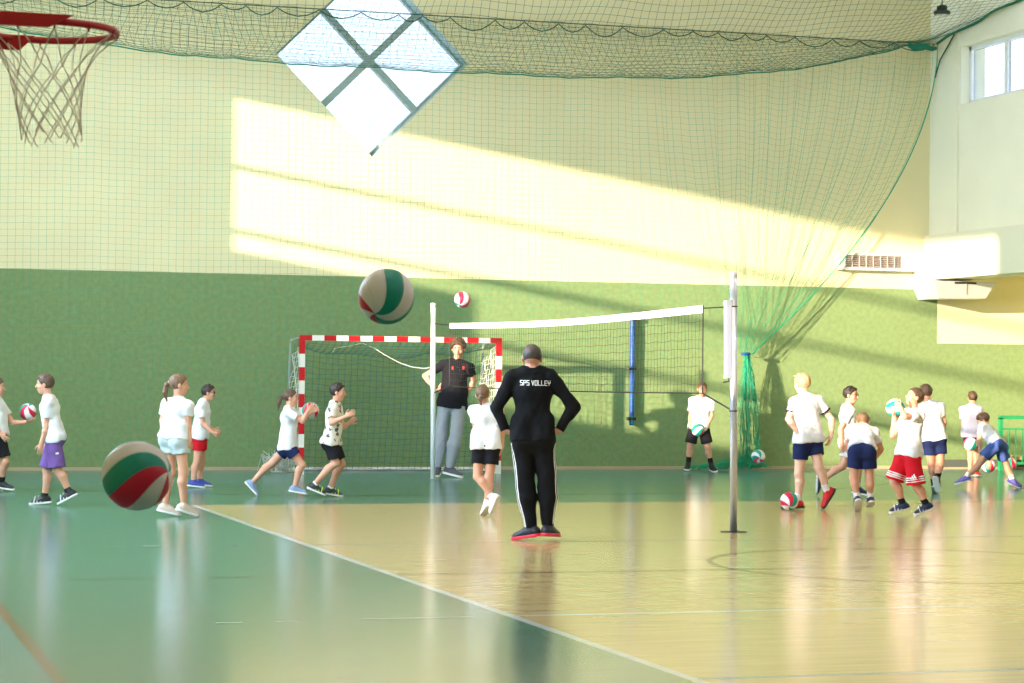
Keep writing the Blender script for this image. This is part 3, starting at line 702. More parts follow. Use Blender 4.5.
# ------------------------------------------------------------------ people: smooth fields -> one continuous surface per body / garment
def nrm(v): v = np.asarray(v, float); return v/max(np.linalg.norm(v), 1e-9)
class Field:
    def __init__(s, lo, hi, h):
        s.h = h; s.o = np.asarray(lo, float); n = np.ceil((np.asarray(hi)-s.o)/h).astype(int)+1
        s.n = n; s.F = np.full(tuple(n), 1., np.float32)
        s.ax = [(s.o[i]+h*np.arange(n[i])).astype(np.float32) for i in range(3)]
    def sl(s, lo, hi):
        a = np.clip(np.floor((np.asarray(lo)-s.o)/s.h).astype(int), 0, s.n); b = np.clip(np.ceil((np.asarray(hi)-s.o)/s.h).astype(int)+1, 0, s.n)
        if np.any(b <= a): return None
        S = tuple(slice(a[i], b[i]) for i in range(3))
        return S, s.ax[0][S[0]][:, None, None], s.ax[1][S[1]][None, :, None], s.ax[2][S[2]][None, None, :]
    def comb(s, S, d, k, op):
        A = s.F[S]
        if op == 'u':
            if k > 0:
                hh = np.maximum(k-np.abs(A-d), 0)/k; s.F[S] = np.minimum(A, d)-hh*hh*k*.25
            else: s.F[S] = np.minimum(A, d)
        elif op == 's':
            d = -d
            if k > 0:
                hh = np.maximum(k-np.abs(A-d), 0)/k; s.F[S] = np.maximum(A, d)+hh*hh*k*.25
            else: s.F[S] = np.maximum(A, d)
    def cone(s, a, b, ra, rb, k=.02, op='u', cuts=(), shell=None):
        a = np.asarray(a, float); b = np.asarray(b, float); m = max(ra, rb)+k+3*s.h
        g = s.sl(np.minimum(a, b)-m, np.maximum(a, b)+m)
        if g is None: return
        S, X, Y, Zz = g; ab = b-a; L2 = max(float(ab@ab), 1e-9)
        t = np.clip(((X-a[0])*ab[0]+(Y-a[1])*ab[1]+(Zz-a[2])*ab[2])/L2, 0, 1)
        d = np.sqrt((X-a[0]-t*ab[0])**2+(Y-a[1]-t*ab[1])**2+(Zz-a[2]-t*ab[2])**2)-(ra+(rb-ra)*t)
        if shell: d = np.abs(d)-shell
        for p, n in cuts: d = np.maximum(d, (X-p[0])*n[0]+(Y-p[1])*n[1]+(Zz-p[2])*n[2])
        s.comb(S, d, k, op)
    def econe(s, a, b, A, B, lat, k=.02, op='u', cuts=()):
        a = np.asarray(a, float); b = np.asarray(b, float); ab = b-a; L = max(np.linalg.norm(ab), 1e-6); e = ab/L
        l = nrm(lat-e*(lat@e)); w = np.cross(e, l); m = max(*A, *B)+k+3*s.h
        g = s.sl(np.minimum(a, b)-m, np.maximum(a, b)+m)
        if g is None: return
        S, X, Y, Zz = g; X = X-a[0]; Y = Y-a[1]; Zz = Zz-a[2]
        t = X*e[0]+Y*e[1]+Zz*e[2]; u = X*l[0]+Y*l[1]+Zz*l[2]; v = X*w[0]+Y*w[1]+Zz*w[2]
        tc = np.clip(t/L, 0, 1); ea = A[0]+(B[0]-A[0])*tc; eb = A[1]+(B[1]-A[1])*tc; ec = np.minimum(ea, eb); dt = t-tc*L
        q = np.sqrt((u/ea)**2+(v/eb)**2+(dt/ec)**2)+1e-6
        gq = np.sqrt((u/ea**2)**2+(v/eb**2)**2+(dt/ec**2)**2)+1e-6
        d = q*(q-1)/gq
        for p, n in cuts: d = np.maximum(d, (X+a[0]-p[0])*n[0]+(Y+a[1]-p[1])*n[1]+(Zz+a[2]-p[2])*n[2])
        s.comb(S, d, k, op)
    def ell(s, c, Rm, r, k=.01, op='u', cuts=()):
        c = np.asarray(c, float); m = max(r)+k+3*s.h; g = s.sl(c-m, c+m)
        if g is None: return
        S, X, Y, Zz = g; Xc = X-c[0]; Yc = Y-c[1]; Zc = Zz-c[2]
        L = [Xc*Rm[i][0]+Yc*Rm[i][1]+Zc*Rm[i][2] for i in range(3)]
        q = np.sqrt(sum((L[i]/r[i])**2 for i in range(3)))+1e-6; gq = np.sqrt(sum((L[i]/r[i]**2)**2 for i in range(3)))+1e-6
        d = q*(q-1)/gq
        for p, n in cuts: d = np.maximum(d, (X-p[0])*n[0]+(Y-p[1])*n[1]+(Zz-p[2])*n[2])
        s.comb(S, d, k, op)
    def cut(s, p, n, k=0.):
        p = np.asarray(p, float); n = nrm(n)
        d = (s.ax[0][:, None, None]-p[0])*n[0]+(s.ax[1][None, :, None]-p[1])*n[1]+(s.ax[2][None, None, :]-p[2])*n[2]
        s.F = np.maximum(s.F, d.astype(np.float32))
    def wrinkle(s, amp, freq, seed, squash=1.):
        rg = np.random.RandomState(seed); X, Y, Zz = s.ax[0][:, None, None], s.ax[1][None, :, None], s.ax[2][None, None, :]
        N = 0
        for i in range(5):
            v = nrm(rg.normal(size=3)*[1, 1, squash])*freq*(.7+.25*i); N = N+np.sin(X*v[0]+Y*v[1]+Zz*v[2]+rg.rand()*6+1.2*np.sin(X*v[1]*.6+Zz*v[0]*.5+i))/(1+.4*i)
        s.F = s.F+(amp*.45*N).astype(np.float32)
    def mesh(s, name, m, parent):
        F = s.F; inn = F < 0
        if not inn.any(): return None
        a = inn[:-1, :-1, :-1].astype(np.int8); c = a.copy()
        offs = [(i, j, k) for i in (0, 1) for j in (0, 1) for k in (0, 1)]
        sh = lambda A, o: A[o[0]:A.shape[0]-1+o[0], o[1]:A.shape[1]-1+o[1], o[2]:A.shape[2]-1+o[2]]
        c = sum(sh(inn, o).astype(np.int8) for o in offs)
        I, J, K = np.nonzero((c > 0) & (c < 8)); N = len(I)
        val = {o: F[I+o[0], J+o[1], K+o[2]] for o in offs}
        P = np.zeros((N, 3)); cnt = np.zeros(N)
        for o in offs:
            for ax in range(3):
                if o[ax]: continue
                q = list(o); q[ax] = 1; q = tuple(q)
                A, Bv = val[o], val[q]; x = (A < 0) != (Bv < 0)
                t = np.where(x, A/np.where(x, A-Bv, 1), 0)
                for d in range(3): P[:, d] += np.where(x, o[d]+(t if d == ax else 0), 0)
                cnt += x
        V = s.o+s.h*(P/cnt[:, None]+np.stack([I, J, K], 1))
        idx = np.full(c.shape, -1, np.int32); idx[I, J, K] = np.arange(N)
        Q = []
        for ax in range(3):
            A = np.take(inn, range(inn.shape[ax]-1), ax); Bv = np.take(inn, range(1, inn.shape[ax]), ax)
            for flip in (False, True):
                E = np.stack(np.nonzero((A & ~Bv) if not flip else (~A & Bv)), 1)
                u, v = (ax+1) % 3, (ax+2) % 3
                ok = (E[:, u] > 0) & (E[:, v] > 0) & (E[:, u] < c.shape[u]) & (E[:, v] < c.shape[v]); E = E[ok]
                r = []
                for du, dv in ((0, 0), (1, 0), (1, 1), (0, 1)):
                    G_ = E.copy(); G_[:, u] -= 1-du; G_[:, v] -= 1-dv; r.append(idx[G_[:, 0], G_[:, 1], G_[:, 2]])
                q = np.stack(r, 1)
                if flip: q = q[:, ::-1]
                Q.append(q)
        Q = np.concatenate(Q); Q = Q[(Q >= 0).all(1)]
        return fast_mesh(name, V, Q, m, parent)

def skin(rgb, i): return mat('skin %d' % i, rgb, .5, bump=.06, bscale=300, sss=.0, var=.03, vscale=30)
def cloth(name, rgb, rough=.85): return mat(name+' cloth', rgb, rough, var=.035, vscale=25, bump=.35, bscale=26, spec=.25)
def hairm(name, rgb): return mat(name+' hair', rgb, .55, var=.3, vscale=60, bump=.6, bscale=90, stretch=(1, 1, .25))
WHT = cloth('white', (232, 234, 240)); SHOEW = mat('white sole rubber', (228, 228, 226), .5)
EYEW = mat('eye white', (196, 188, 182), .4); EYED = mat('dark iris', (46, 34, 28), .25); LIP = mat('lip', (180, 100, 92), .5)

def person(cfg):
    H = cfg['H']; fx, fy = cfg['foot']; fy += .8; base = fl(fx, fy); D = dep(base); phi = math.radians(cfg['phi']); g = cfg.get('g', 1.)
    FWD = nrm(RH*math.sin(phi)-FH*math.cos(phi)); LEFT = nrm(np.cross(Z, FWD))
    ppm = FPX/D
    def joint(parent, x, y, s, L):
        """point seen at pixel x,y at bone length L from its parent; s = +1 away from the viewer, -1 toward, 0 same depth"""
        d0 = dep(parent); q = at(x, y, d0); l2 = float((q-parent)@(q-parent)); dz = s*math.sqrt(max(0., L*L-l2))
        return at(x, y, d0+dz)
    pel = at(*cfg['pelvis'], D+cfg.get('pdz', 0)); chest = joint(pel, *cfg['chest'], cfg.get('ts', 0), .30*H)
    sp = nrm(chest-pel); chest = chest+sp*.020*H
    tw = math.radians(cfg.get('twist', 0)); F2 = nrm(FWD*math.cos(tw)+LEFT*math.sin(tw)); L2_ = nrm(np.cross(Z, F2))
    lat_p = nrm(LEFT-sp*(LEFT@sp)); lat_c = nrm(L2_-sp*(L2_@sp)); fwd_c = nrm(np.cross(lat_c, sp))
    sh = {'L': chest+lat_c*.096*H-sp*.050*H, 'R': chest-lat_c*.096*H-sp*.050*H}
    if 'shrug' in cfg:
        for k_, v_ in cfg['shrug'].items(): sh[k_] = sh[k_]+sp*v_*H
    hp = {'L': pel+lat_p*.052*H, 'R': pel-lat_p*.052*H}
    J = {}
    for s in 'LR':
        (ex, ey, es), (wx, wy, ws), (tx, ty, ts) = cfg['a'+s]
        e = joint(sh[s], ex, ey, es, .168*H); w = joint(e, wx, wy, ws, .148*H); t = joint(w, tx, ty, ts, .098*H)
        J['e'+s], J['w'+s] = e, w; J['d'+s] = nrm(t-w)
        (kx, ky, ks), (ax, ay, as_), (qx, qy, qs) = cfg['l'+s]
        kn = joint(hp[s], kx, ky, ks, .245*H); an = joint(kn, ax, ay, as_, .24*H); to = joint(an, qx, qy, qs, .135*H)
        J['k'+s], J['n'+s] = kn, an
        v = nrm(to-an); shin = nrm(kn-an); lt = np.cross(v, shin)
        lt = nrm(lt if np.linalg.norm(lt) > .15 else LEFT)
        th = math.radians(24); f = nrm(v*math.cos(th)+np.cross(lt, v)*math.sin(th) if (np.cross(lt, v)@shin) > 0 else v*math.cos(th)-np.cross(lt, v)*math.sin(th))
        u = np.cross(f, lt); u = u if u@shin > 0 else -u
        J['f'+s] = (f, nrm(u), nrm(np.cross(u, f)))
    # head frame
    ph = math.radians(cfg.get('hphi', cfg['phi'])); pt = math.radians(cfg.get('hpitch', 0)); hr = math.radians(cfg.get('hroll', 0))
    hf = nrm(RH*math.sin(ph)-FH*math.cos(ph)); hl = nrm(np.cross(Z, hf)); hu = Z.copy()
    hf, hu = nrm(hf*math.cos(pt)-hu*math.sin(pt)), nrm(hu*math.cos(pt)+hf*math.sin(pt))
    hl, hu = nrm(hl*math.cos(hr)+hu*math.sin(hr)), nrm(hu*math.cos(hr)-hl*math.sin(hr))
    hh = cfg.get('hh', .143*H); hx, hy = cfg['head']
    hd = at(hx, hy, dep(chest)+cfg.get('hdz', 0.)*H+float((hf@FH))*.03)-hu*.05*hh
    hp_ = lambda f, u, l: hd+hh*(f*hf+u*hu+l*hl)
    HR = (hf, hu, hl)
    # rest the shoes on the floor
    SL = .145*H
    def shoe_low(s):
        f, u, l = J['f'+s]; a = J['n'+s]
        return min((a-u*.052*H+f*q*H)[2] for q in (-.035, .115))
    low = min(shoe_low('L'), shoe_low('R'))
    off = np.array([0, 0, -low+.002])
    for s in 'LR': J['n'+s] = J['n'+s]+off; J['k'+s] = J['k'+s]+off*.45
    off = np.zeros(3)
    hp_ = lambda f, u, l: hd+hh*(f*hf+u*hu+l*hl)
    root = thing('person', cfg['label'], 'person', (base[0], base[1], 0), cfg.get('group'))
    allp = np.array([pel, chest, hd+Z*hh*.75, hd-Z*hh*.75, *sh.values(), *[J[k] for k in J if k[0] in 'ewkn'], *[J['w'+s]+J['d'+s]*.12*H for s in 'LR'], *[J['n'+s]+J['f'+s][0]*.15*H for s in 'LR']])
    lo, hi = allp.min(0)-.17*H/1.4, allp.max(0)+.17*H/1.4; lo[2] = max(lo[2], -.02)
    SK = skin(cfg.get('skin', (214, 158, 130)), cfg.get('si', 0))
    # key torso stations
    waist, ribs, top = pel+(chest-pel)*.42+FWD*.004*H, pel+(chest-pel)*.70, pel+(chest-pel)*.90
    ta = cfg.get('bulk', 1.)*g
    DIM = [(pel, .090*ta, .064*ta), (waist, .078*ta, .055*ta), (ribs, .092*ta, .064*ta), (top, .072*ta, .042*ta)]
    def torso(F, e, k, i0=0, cuts=()):
        e = e if hasattr(e, '__len__') else [e]*4
        for i in range(i0, 3):
            (p, a, b), (q, c, d) = DIM[i], DIM[i+1]
            F.econe(p, q, (a*H+e[i], b*H+e[i]), (c*H+e[i+1], d*H+e[i+1]), lat_p if i == 0 else lat_c, k, cuts=cuts)
    ra = (.0275*g*cfg.get('arm', 1)*H, .0225*g*cfg.get('arm', 1)*H, .0165*g*H)
    rl = (.050*g*H, .034*g*H, .0225*g*H)
    # ------------------------------ body
    B_ = Field(lo, hi, cfg.get('res', .0055))
    torso(B_, 0, .03)
    B_.cone(top, hp_(-.06, -.18, 0), .034*g*H, .031*g*H, .02)
    for s in 'LR':
        B_.cone(top+sp*.012*H, sh[s], .03*H, .031*g*H, .03)
        B_.cone(sh[s], J['e'+s], ra[0], ra[1], .03)
        md = J['e'+s]+(J['w'+s]-J['e'+s])*.28
        B_.cone(J['e'+s], md, ra[1]*.98, ra[1]*1.02, .015); B_.cone(md, J['w'+s], ra[1]*1.02, ra[2], .02)
        bk = nrm(np.cross(lat_p, J['k'+s]-hp[s])); bk = bk if bk@FWD < 0 else -bk
        B_.cone(hp[s], J['k'+s], rl[0], rl[1], .035); B_.ell(hp[s]+bk*.02*H, (lat_p, bk, np.cross(lat_p, bk)), (.056*g*H, .056*g*H, .062*g*H), .03)
        kn, an = J['k'+s], J['n'+s]; cd = nrm(np.cross(J['f'+s][2], kn-an)); cd = cd if cd@J['f'+s][0] < 0 else -cd
        md = kn+(an-kn)*.3+cd*.010*H
        B_.cone(kn, md, rl[1], .0325*g*H, .02); B_.cone(md, an, .0325*g*H, rl[2], .03)
        f, u, l = J['f'+s]
        B_.cone(an-f*.015*H-u*.02*H, an+f*.085*H-u*.033*H, .022*H, .015*H, .02)
        # hand
        d = J['d'+s]; w = J['w'+s]; th = cfg.get('th'+s); th = (RH*th[0]+Z*th[1]-FH*th[2]) if th is not None else FWD*.8+Z*.2
        th = nrm(th-d*(th@d)); n = np.cross(d, th); tgt = cfg.get('tgt'+s); tgt = (pel+chest)/2 if tgt is None else at(*tgt)+off
        n = n if n@(tgt-w) > 0 else -n
        curl = cfg.get('c'+s, .35)
        B_.cone(w, w+d*.02*H, ra[2]*.95, ra[2]*.9, .01)
        B_.econe(w+d*.016*H, w+d*.045*H, (.019*H, .0105*H), (.0235*H, .0095*H), th, .012)
        for q, ln in ((.9, .92), (.3, 1.), (-.3, .95), (-.9, .78)):
            b0 = w+d*.052*H+th*q*.0195*H; d1 = nrm(d+th*q*.13+n*curl*.55); d2 = nrm(d+th*q*.13+n*curl*1.9)
            b1 = b0+d1*.024*H*ln; b2 = b1+d2*.024*H*ln
            B_.cone(b0, b1, .0052*H, .0048*H, .003); B_.cone(b1, b2, .0048*H, .0040*H, .003)
        b0 = w+d*.018*H+th*.014*H; b1 = b0+nrm(d*.6+th*.75+n*.25)*.028*H; b2 = b1+nrm(d*.9+th*.3+n*.3)*.024*H
        B_.cone(b0, b1, .0072*H, .006*H, .006); B_.cone(b1, b2, .006*H, .0046*H, .003)
    # head and face
    B_.ell(hp_(-.05, .13, 0), HR, (.43*hh, .37*hh, .335*hh), .012)
    B_.ell(hp_(.07, -.16, 0), HR, (.30*hh, .32*hh, .255*hh), .03)
    B_.ell(hp_(.21, -.40, 0), HR, (.10*hh, .085*hh, .12*hh), .025)
    B_.cone(hp_(.30, .075, -.16), hp_(.30, .075, .16), .055*hh, .055*hh, .02)
    for s in (-1, 1):
        B_.ell(hp_(.40, .0, s*.155), HR, (.07*hh, .055*hh, .085*hh), .015, 's')
        B_.ell(hp_(.235, -.14, s*.17), HR, (.1*hh, .1*hh, .09*hh), .02)
        B_.ell(hp_(-.04, -.03, s*.345), (hf, hu, hl), (.085*hh, .135*hh, .045*hh), .006)
    B_.cone(hp_(.36, .04, 0), hp_(.455, -.14, 0), .03*hh, .052*hh, .012)
    B_.ell(hp_(.365, -.275, 0), HR, (.035*hh, .04*hh, .10*hh), .012)
    for bx in cfg.get('hold', ()):
        B_.ell(at(*bx), np.eye(3), (.109,)*3, 0, 's')
    B_.mesh('body', SK, root)
    # eyes, brows, mouth
    HB = hairm(cfg['hair'][0], cfg['hair'][1])
    for s in (-1, 1):
        mb = MB(); c = hp_(.318, .0, s*.15); R_ = .044*hh
        def ball_(c, r, m, nu=10, nv=7, sq=(1, 1, 1)):
            vs = []; fs = []
            for i in range(nv+1):
                t = PI*i/nv
                for j in range(nu):
                    a = 2*PI*j/nu; vs.append(c+r*(sq[0]*math.cos(t)*hf+sq[1]*math.sin(t)*math.cos(a)*hu+sq[2]*math.sin(t)*math.sin(a)*hl))
            for i in range(nv):
                for j in range(nu): fs.append((i*nu+j, i*nu+(j+1) % nu, (i+1)*nu+(j+1) % nu, (i+1)*nu+j))
            mb.add(vs, fs, m)
        ball_(c, R_, EYEW, sq=(1, .75, 1.25)); ey = mb.build('eye', root, True)
        mb = MB(); ball_(c+hf*R_*.62, R_*.62, EYED); mb.build('iris', ey, True)
        mb = MB(); mb.tube([hp_(.375, .10, s*.07), hp_(.372, .125, s*.15), hp_(.33, .10, s*.24)], [.014*hh, .018*hh, .010*hh], HB, 6); mb.build('eyebrow', root, True)
    mb = MB(); mb.tube([hp_(.355, -.275, -.105), hp_(.395, -.265, -.04), hp_(.398, -.270, 0), hp_(.395, -.265, .04), hp_(.355, -.275, .105)], [.008*hh, .02*hh, .022*hh, .02*hh, .008*hh], LIP, 6); mb.build('mouth', root, True)
    # ------------------------------ hair
    st = cfg.get('style', 'short'); th_ = {'crew': .014, 'short': .05, 'curly': .10, 'pony': .045, 'bun': .045}[st]
    Hf = Field(hd-hh*1.35, hd+hh*1.0, .005)
    Hf.ell(hp_(-.06, .14, 0), HR, ((.43+th_)*hh, (.37+th_*1.1)*hh, (.335+th_)*hh), 0)
    if st == 'curly':
        rg = np.random.RandomState(4)
        for _ in range(70):
            v = nrm(rg.normal(size=3)+[0, .5, 0]); Hf.ell(hp_(-.04+v[0]*.44, .17+v[1]*.40, v[2]*.37), HR, [.075*hh]*3, .006)
    if st == 'short':
        rg = np.random.RandomState(int(fx))
        for _ in range(46):
            v = nrm(rg.normal(size=3)+[.35, .7, 0]); p = hp_(-.05+v[0]*.43, .15+v[1]*.39, v[2]*.35); q = p+hh*(hf*.11*rg.rand()+hu*(.01+.03*rg.rand())*v[1]+hl*.10*rg.normal()*.6)
            Hf.cone(p, q, .06*hh, .025*hh, .006)
    Hf.wrinkle(.0028, 95, int(fx) % 50+3)
    fr = cfg.get('fringe', .0)
    nf = nrm(hf*1-hu*.9); Hf.cut(hp_(.11+fr, .05, 0), nf) if st != 'crew' else Hf.cut(hp_(.03, .08, 0), nf)
    if st == 'crew': Hf.cut(hp_(-.1, -.10, 0), nrm(-hu-hf*.25))
    elif st in ('pony', 'bun'): Hf.cut(hp_(-.25, -.2, 0), -hu)
    else:
        Hf.cut(hp_(-.25, -.2, 0), nrm(-hu-hf*.1)); 
        for s in (-1, 1): Hf.ell(hp_(.02, -.12, s*.40), HR, (.14*hh, .19*hh, .13*hh), .004, 's')
    tie = None
    if st == 'pony':
        sw = cfg.get('tail', (0, 0)); P_ = [hp_(-.47, .10, 0), hp_(-.62, .0, sw[0]*.3), hp_(-.68+sw[1]*.3, -.35, sw[0]*.6), hp_(-.60+sw[1], -.82, sw[0])]; tie = P_[0]
        for i, (r0, r1) in enumerate(((.07, .12), (.12, .13), (.13, .03))): Hf.cone(P_[i], P_[i+1], r0*hh, r1*hh, .012)
    if st == 'bun':
        P_ = [hp_(-.46, -.06, 0), hp_(-.56, -.2, .02), hp_(-.46, -.52, .0)]; tie = P_[0]+(P_[1]-P_[0])*.3
        for i, (r0, r1) in enumerate(((.10, .13), (.13, .05))): Hf.cone(P_[i], P_[i+1], r0*hh, r1*hh, .012)
    hair_o = Hf.mesh('hair', HB, root)
    if tie is not None:
        ax_ = nrm(P_[1]-P_[0]); u_ = nrm(np.cross(ax_, hl)); v_ = np.cross(ax_, u_)
        mb = MB(); mb.tube([tie+.085*hh*(math.cos(a)*u_+math.sin(a)*v_) for a in np.linspace(0, 2*PI, 13)[:-1]], .035*hh, mat('pale hair tie', (214, 206, 216), .7), 6, closed=True); mb.build('hair_tie', hair_o, True)
    # ------------------------------ shirt
    out = {'root': root, 'sh': sh, 'J': J, 'hp_': hp_, 'off': off, 'D': D}
    c = cfg['shirt']; MS = c['mat']; e0, e1 = c.get('e', (.024, .015)); hem = pel-sp*(c.get('hem', .03)*H); nsp = -sp
    if 'hemtilt' in c: nsp = nrm(-sp+FWD*c['hemtilt'])
    slo = allp.min(0)-.2; shi = allp.max(0)+.2; slo[2] = max(slo[2], 0)
    S_ = Field(slo, shi, cfg.get('cres', .0075))
    cut = [(hem, nsp)]
    hz = hem-sp*.02*H
    if (hz-pel)@sp < -.01: S_.econe(hz, pel, (DIM[0][1]*H+e0*1.05, DIM[0][2]*H+e0*1.05), (DIM[0][1]*H+e0, DIM[0][2]*H+e0), lat_p, .02, cuts=cut)
    for s in 'LR':
        bk = nrm(np.cross(lat_p, J['k'+s]-hp[s])); bk = bk if bk@FWD < 0 else -bk
        S_.ell(hp[s]+bk*.02*H, (lat_p, bk, np.cross(lat_p, bk)), (.056*g*H+.015, .056*g*H+.020, .062*g*H+.018), .03, cuts=cut)
        S_.cone(hp[s]+bk*.02*H, hp[s]+sp*.1*H+bk*.01*H, .056*g*H+.016, .05*g*H+.014, .03, cuts=cut)
    torso(S_, [e0, e0*.9, e1, .012], .03, cuts=cut)
    for s in 'LR':
        a, b = sh[s], J['e'+s]; q = c.get('sleeve', .62)
        S_.cone(top+sp*.012*H, a, .03*H+.013, .031*g*H+.016, .03)
        dv = nrm(b-a)
        if q <= 1:
            S_.cone(a, b, ra[0]+.016, ra[1]+.024, .03, cuts=[(a+(b-a)*q, dv)])
        else:
            S_.cone(a, b, ra[0]+.014, ra[1]+.014, .03)
            w = J['w'+s]; S_.cone(b, w, ra[1]+.014, ra[2]+.010, .02, cuts=[(w, nrm(w-b))])
    nb = hp_(-.06, -.3, 0); S_.cone(top+(nb-top)*.48, nb, .031*g*H+.003, .031*g*H+.02, .008, 's')
    S_.wrinkle(c.get('wr', .009), 34, int(fx) % 37+1, .6)
    S_.wrinkle(.0022, 80, int(fx) % 31+2, .6)
    for bx in cfg.get('hold', ()): S_.ell(at(*bx), np.eye(3), (.110,)*3, 0, 's')
    out['shirt'] = S_.mesh('shirt' if c.get('sleeve', 1) <= 1 else 'sweatshirt', MS, root)
    if 'cuff' in c:
        for s in 'LR':
            a, b = sh[s], J['e'+s]; q = c.get('sleeve', .62); dv = nrm(b-a); K_ = Field(np.minimum(a, b)-.1, np.maximum(a, b)+.1, .006)
            K_.cone(a, b, ra[0]+.018, ra[1]+.030, 0, cuts=[(a+(b-a)*(q+.005), dv), (a+(b-a)*(q-.075), -dv)]); K_.mesh('sleeve_cuff', c['cuff'], out['shirt'])
    if 'collar' in c:
        ax_ = nrm(nb-top); u_ = nrm(np.cross(ax_, lat_c)); v_ = np.cross(ax_, u_); cc = top+(nb-top)*.52
        mb = MB(); mb.tube([cc+(.031*g*H+.010)*(math.cos(a)*u_*1.05+math.sin(a)*v_*1.1)+ax_*.012*math.cos(a)*-1 for a in np.linspace(0, 2*PI, 25)[:-1]], .0085, c['collar'], 6, closed=True); mb.build('collar', out['shirt'], True)
    # ------------------------------ shorts / trousers
    c = cfg['pants']; MP = c['mat']; P2 = Field(slo, shi, cfg.get('cres', .0075)); q = c.get('len', .72); e = c.get('e', .03)
    wcut = [(hem+sp*.022*H, nrm(sp-FWD*c.get('wtilt', 0)))]
    P2.econe(pel-sp*.0*H, pel+sp*.075*H, (DIM[0][1]*H+.016, DIM[0][2]*H+.02), (DIM[1][1]*H+.012, DIM[1][2]*H+.012), lat_p, .03, cuts=wcut)
    for s in 'LR':
        bk = nrm(np.cross(lat_p, J['k'+s]-hp[s])); bk = bk if bk@FWD < 0 else -bk
        P2.ell(hp[s]+bk*.02*H, (lat_p, bk, np.cross(lat_p, bk)), (.056*g*H+.010, .056*g*H+.012, .062*g*H+.010), .03, cuts=wcut)
        a, b = hp[s], J['k'+s]; dv = nrm(b-a)
        if q <= 1.2: P2.cone(a, a+(b-a)*1.2, rl[0]+.014, rl[1]+e*1.15, .028, cuts=[(a+(b-a)*q, dv)]+wcut)
        else:
            n_ = J['n'+s]; P2.cone(a, b, rl[0]+.016, rl[1]+e, .03, cuts=wcut); md = b+(n_-b)*.3; P2.cone(b, md, rl[1]+e, .036*H+e*.9, .02); P2.cone(md, n_, .036*H+e*.9, rl[2]+c.get('e2', .012), .02, cuts=[(n_+(n_-b)*.0, nrm(n_-b))])
    P2.wrinkle(c.get('wr', .006), 38, int(fx) % 29+5, .7)
    for bx in cfg.get('hold', ()): P2.ell(at(*bx), np.eye(3), (.110,)*3, 0, 's')
    out['pants'] = P2.mesh('shorts' if q <= 1.2 else 'trousers', MP, root)
    for (q0, q1, m) in c.get('bands', ()):
        for s in 'LR':
            a, b = hp[s], J['k'+s]; dv = nrm(b-a); K_ = Field(np.minimum(a, b)-.16, np.maximum(a, b)+.16, .006)
            K_.cone(a, a+(b-a)*1.2, rl[0]+.018, rl[1]+e*1.15+.005, 0, cuts=[(a+(b-a)*q1, dv), (a+(b-a)*q0, -dv)]); K_.wrinkle(c.get('wr', .006), 38, int(fx) % 29+5, .7); K_.mesh('stripe', m, out['pants'])
    # ------------------------------ socks and shoes
    c = cfg['shoe']
    for s in 'LR':
        f, u, l = J['f'+s]; an = J['n'+s]; kn = J['k'+s]; sd_ = nrm(kn-an)
        if cfg.get('sock'):
            hs = cfg.get('sockh', .05)*H; K_ = Field(np.minimum(an, an+sd_*hs)-.08, np.maximum(an, an+sd_*hs)+.08, .0055)
            K_.cone(an-u*.01*H, an+sd_*hs*1.3, rl[2]+.006, rl[2]+.009, 0, cuts=[(an+sd_*hs, sd_)]); K_.mesh('sock', cfg['sock'], root)
        so_ = an-u*.052*H                                  # point on the sole plane under the ankle
        K_ = Field(an-.24*H/1.4*1.2, an+.24*H/1.4*1.2, .005); Rm = (f, u, l)
        K_.econe(so_-f*.022*H+u*.024*H, so_+f*.03*H+u*.027*H, (.027*H, .032*H), (.029*H, .03*H), l, .02)
        K_.econe(so_+f*.03*H+u*.026*H, so_+f*.098*H+u*.016*H, (.029*H, .029*H), (.029*H, .018*H), l, .02)
        hi_ = c.get('high', 0)
        K_.cone(so_+u*.03*H, an+u*(.004+hi_)*H, .03*H, .0275*H, .015, cuts=[(an+u*(.012+hi_)*H, u)])
        K_.cut(so_+u*.010*H, -u)
        sh_o = K_.mesh('shoe', c['mat'], root)
        K2 = Field(an-.24*H/1.4*1.2, an+.24*H/1.4*1.2, .005)
        K2.econe(so_-f*.022*H+u*.006*H, so_+f*.095*H+u*.006*H, (.031*H, .03*H), (.032*H, .03*H), l, .0, cuts=[(so_+u*.016*H, u), (so_, -u)])
        K2.mesh('sole', c.get('sole', SHOEW), sh_o)
        if 'accent' in c:
            K3 = Field(an-.24*H/1.4*1.2, an+.24*H/1.4*1.2, .005)
            for q in (.02, .045, .07): K3.cone(so_+f*(q+.01)*H+u*.018*H+l*.034*H, so_+f*q*H+u*.06*H-l*.0*H, .004*H, .004*H, 0); K3.cone(so_+f*(q+.01)*H+u*.018*H-l*.034*H, so_+f*q*H+u*.06*H, .004*H, .004*H, 0)
            K3.mesh('side_stripes', c['accent'], sh_o)
    out['ppm'] = ppm
    return out
def bvh_of(o):
    me = o.data; n = len(me.vertices); V = np.empty(n*3, np.float32); me.vertices.foreach_get('co', V); V = V.reshape(-1, 3)+np.array(root_of(o).location)
    return BVHTree.FromPolygons([tuple(p) for p in V], [tuple(p.vertices) for p in me.polygons])
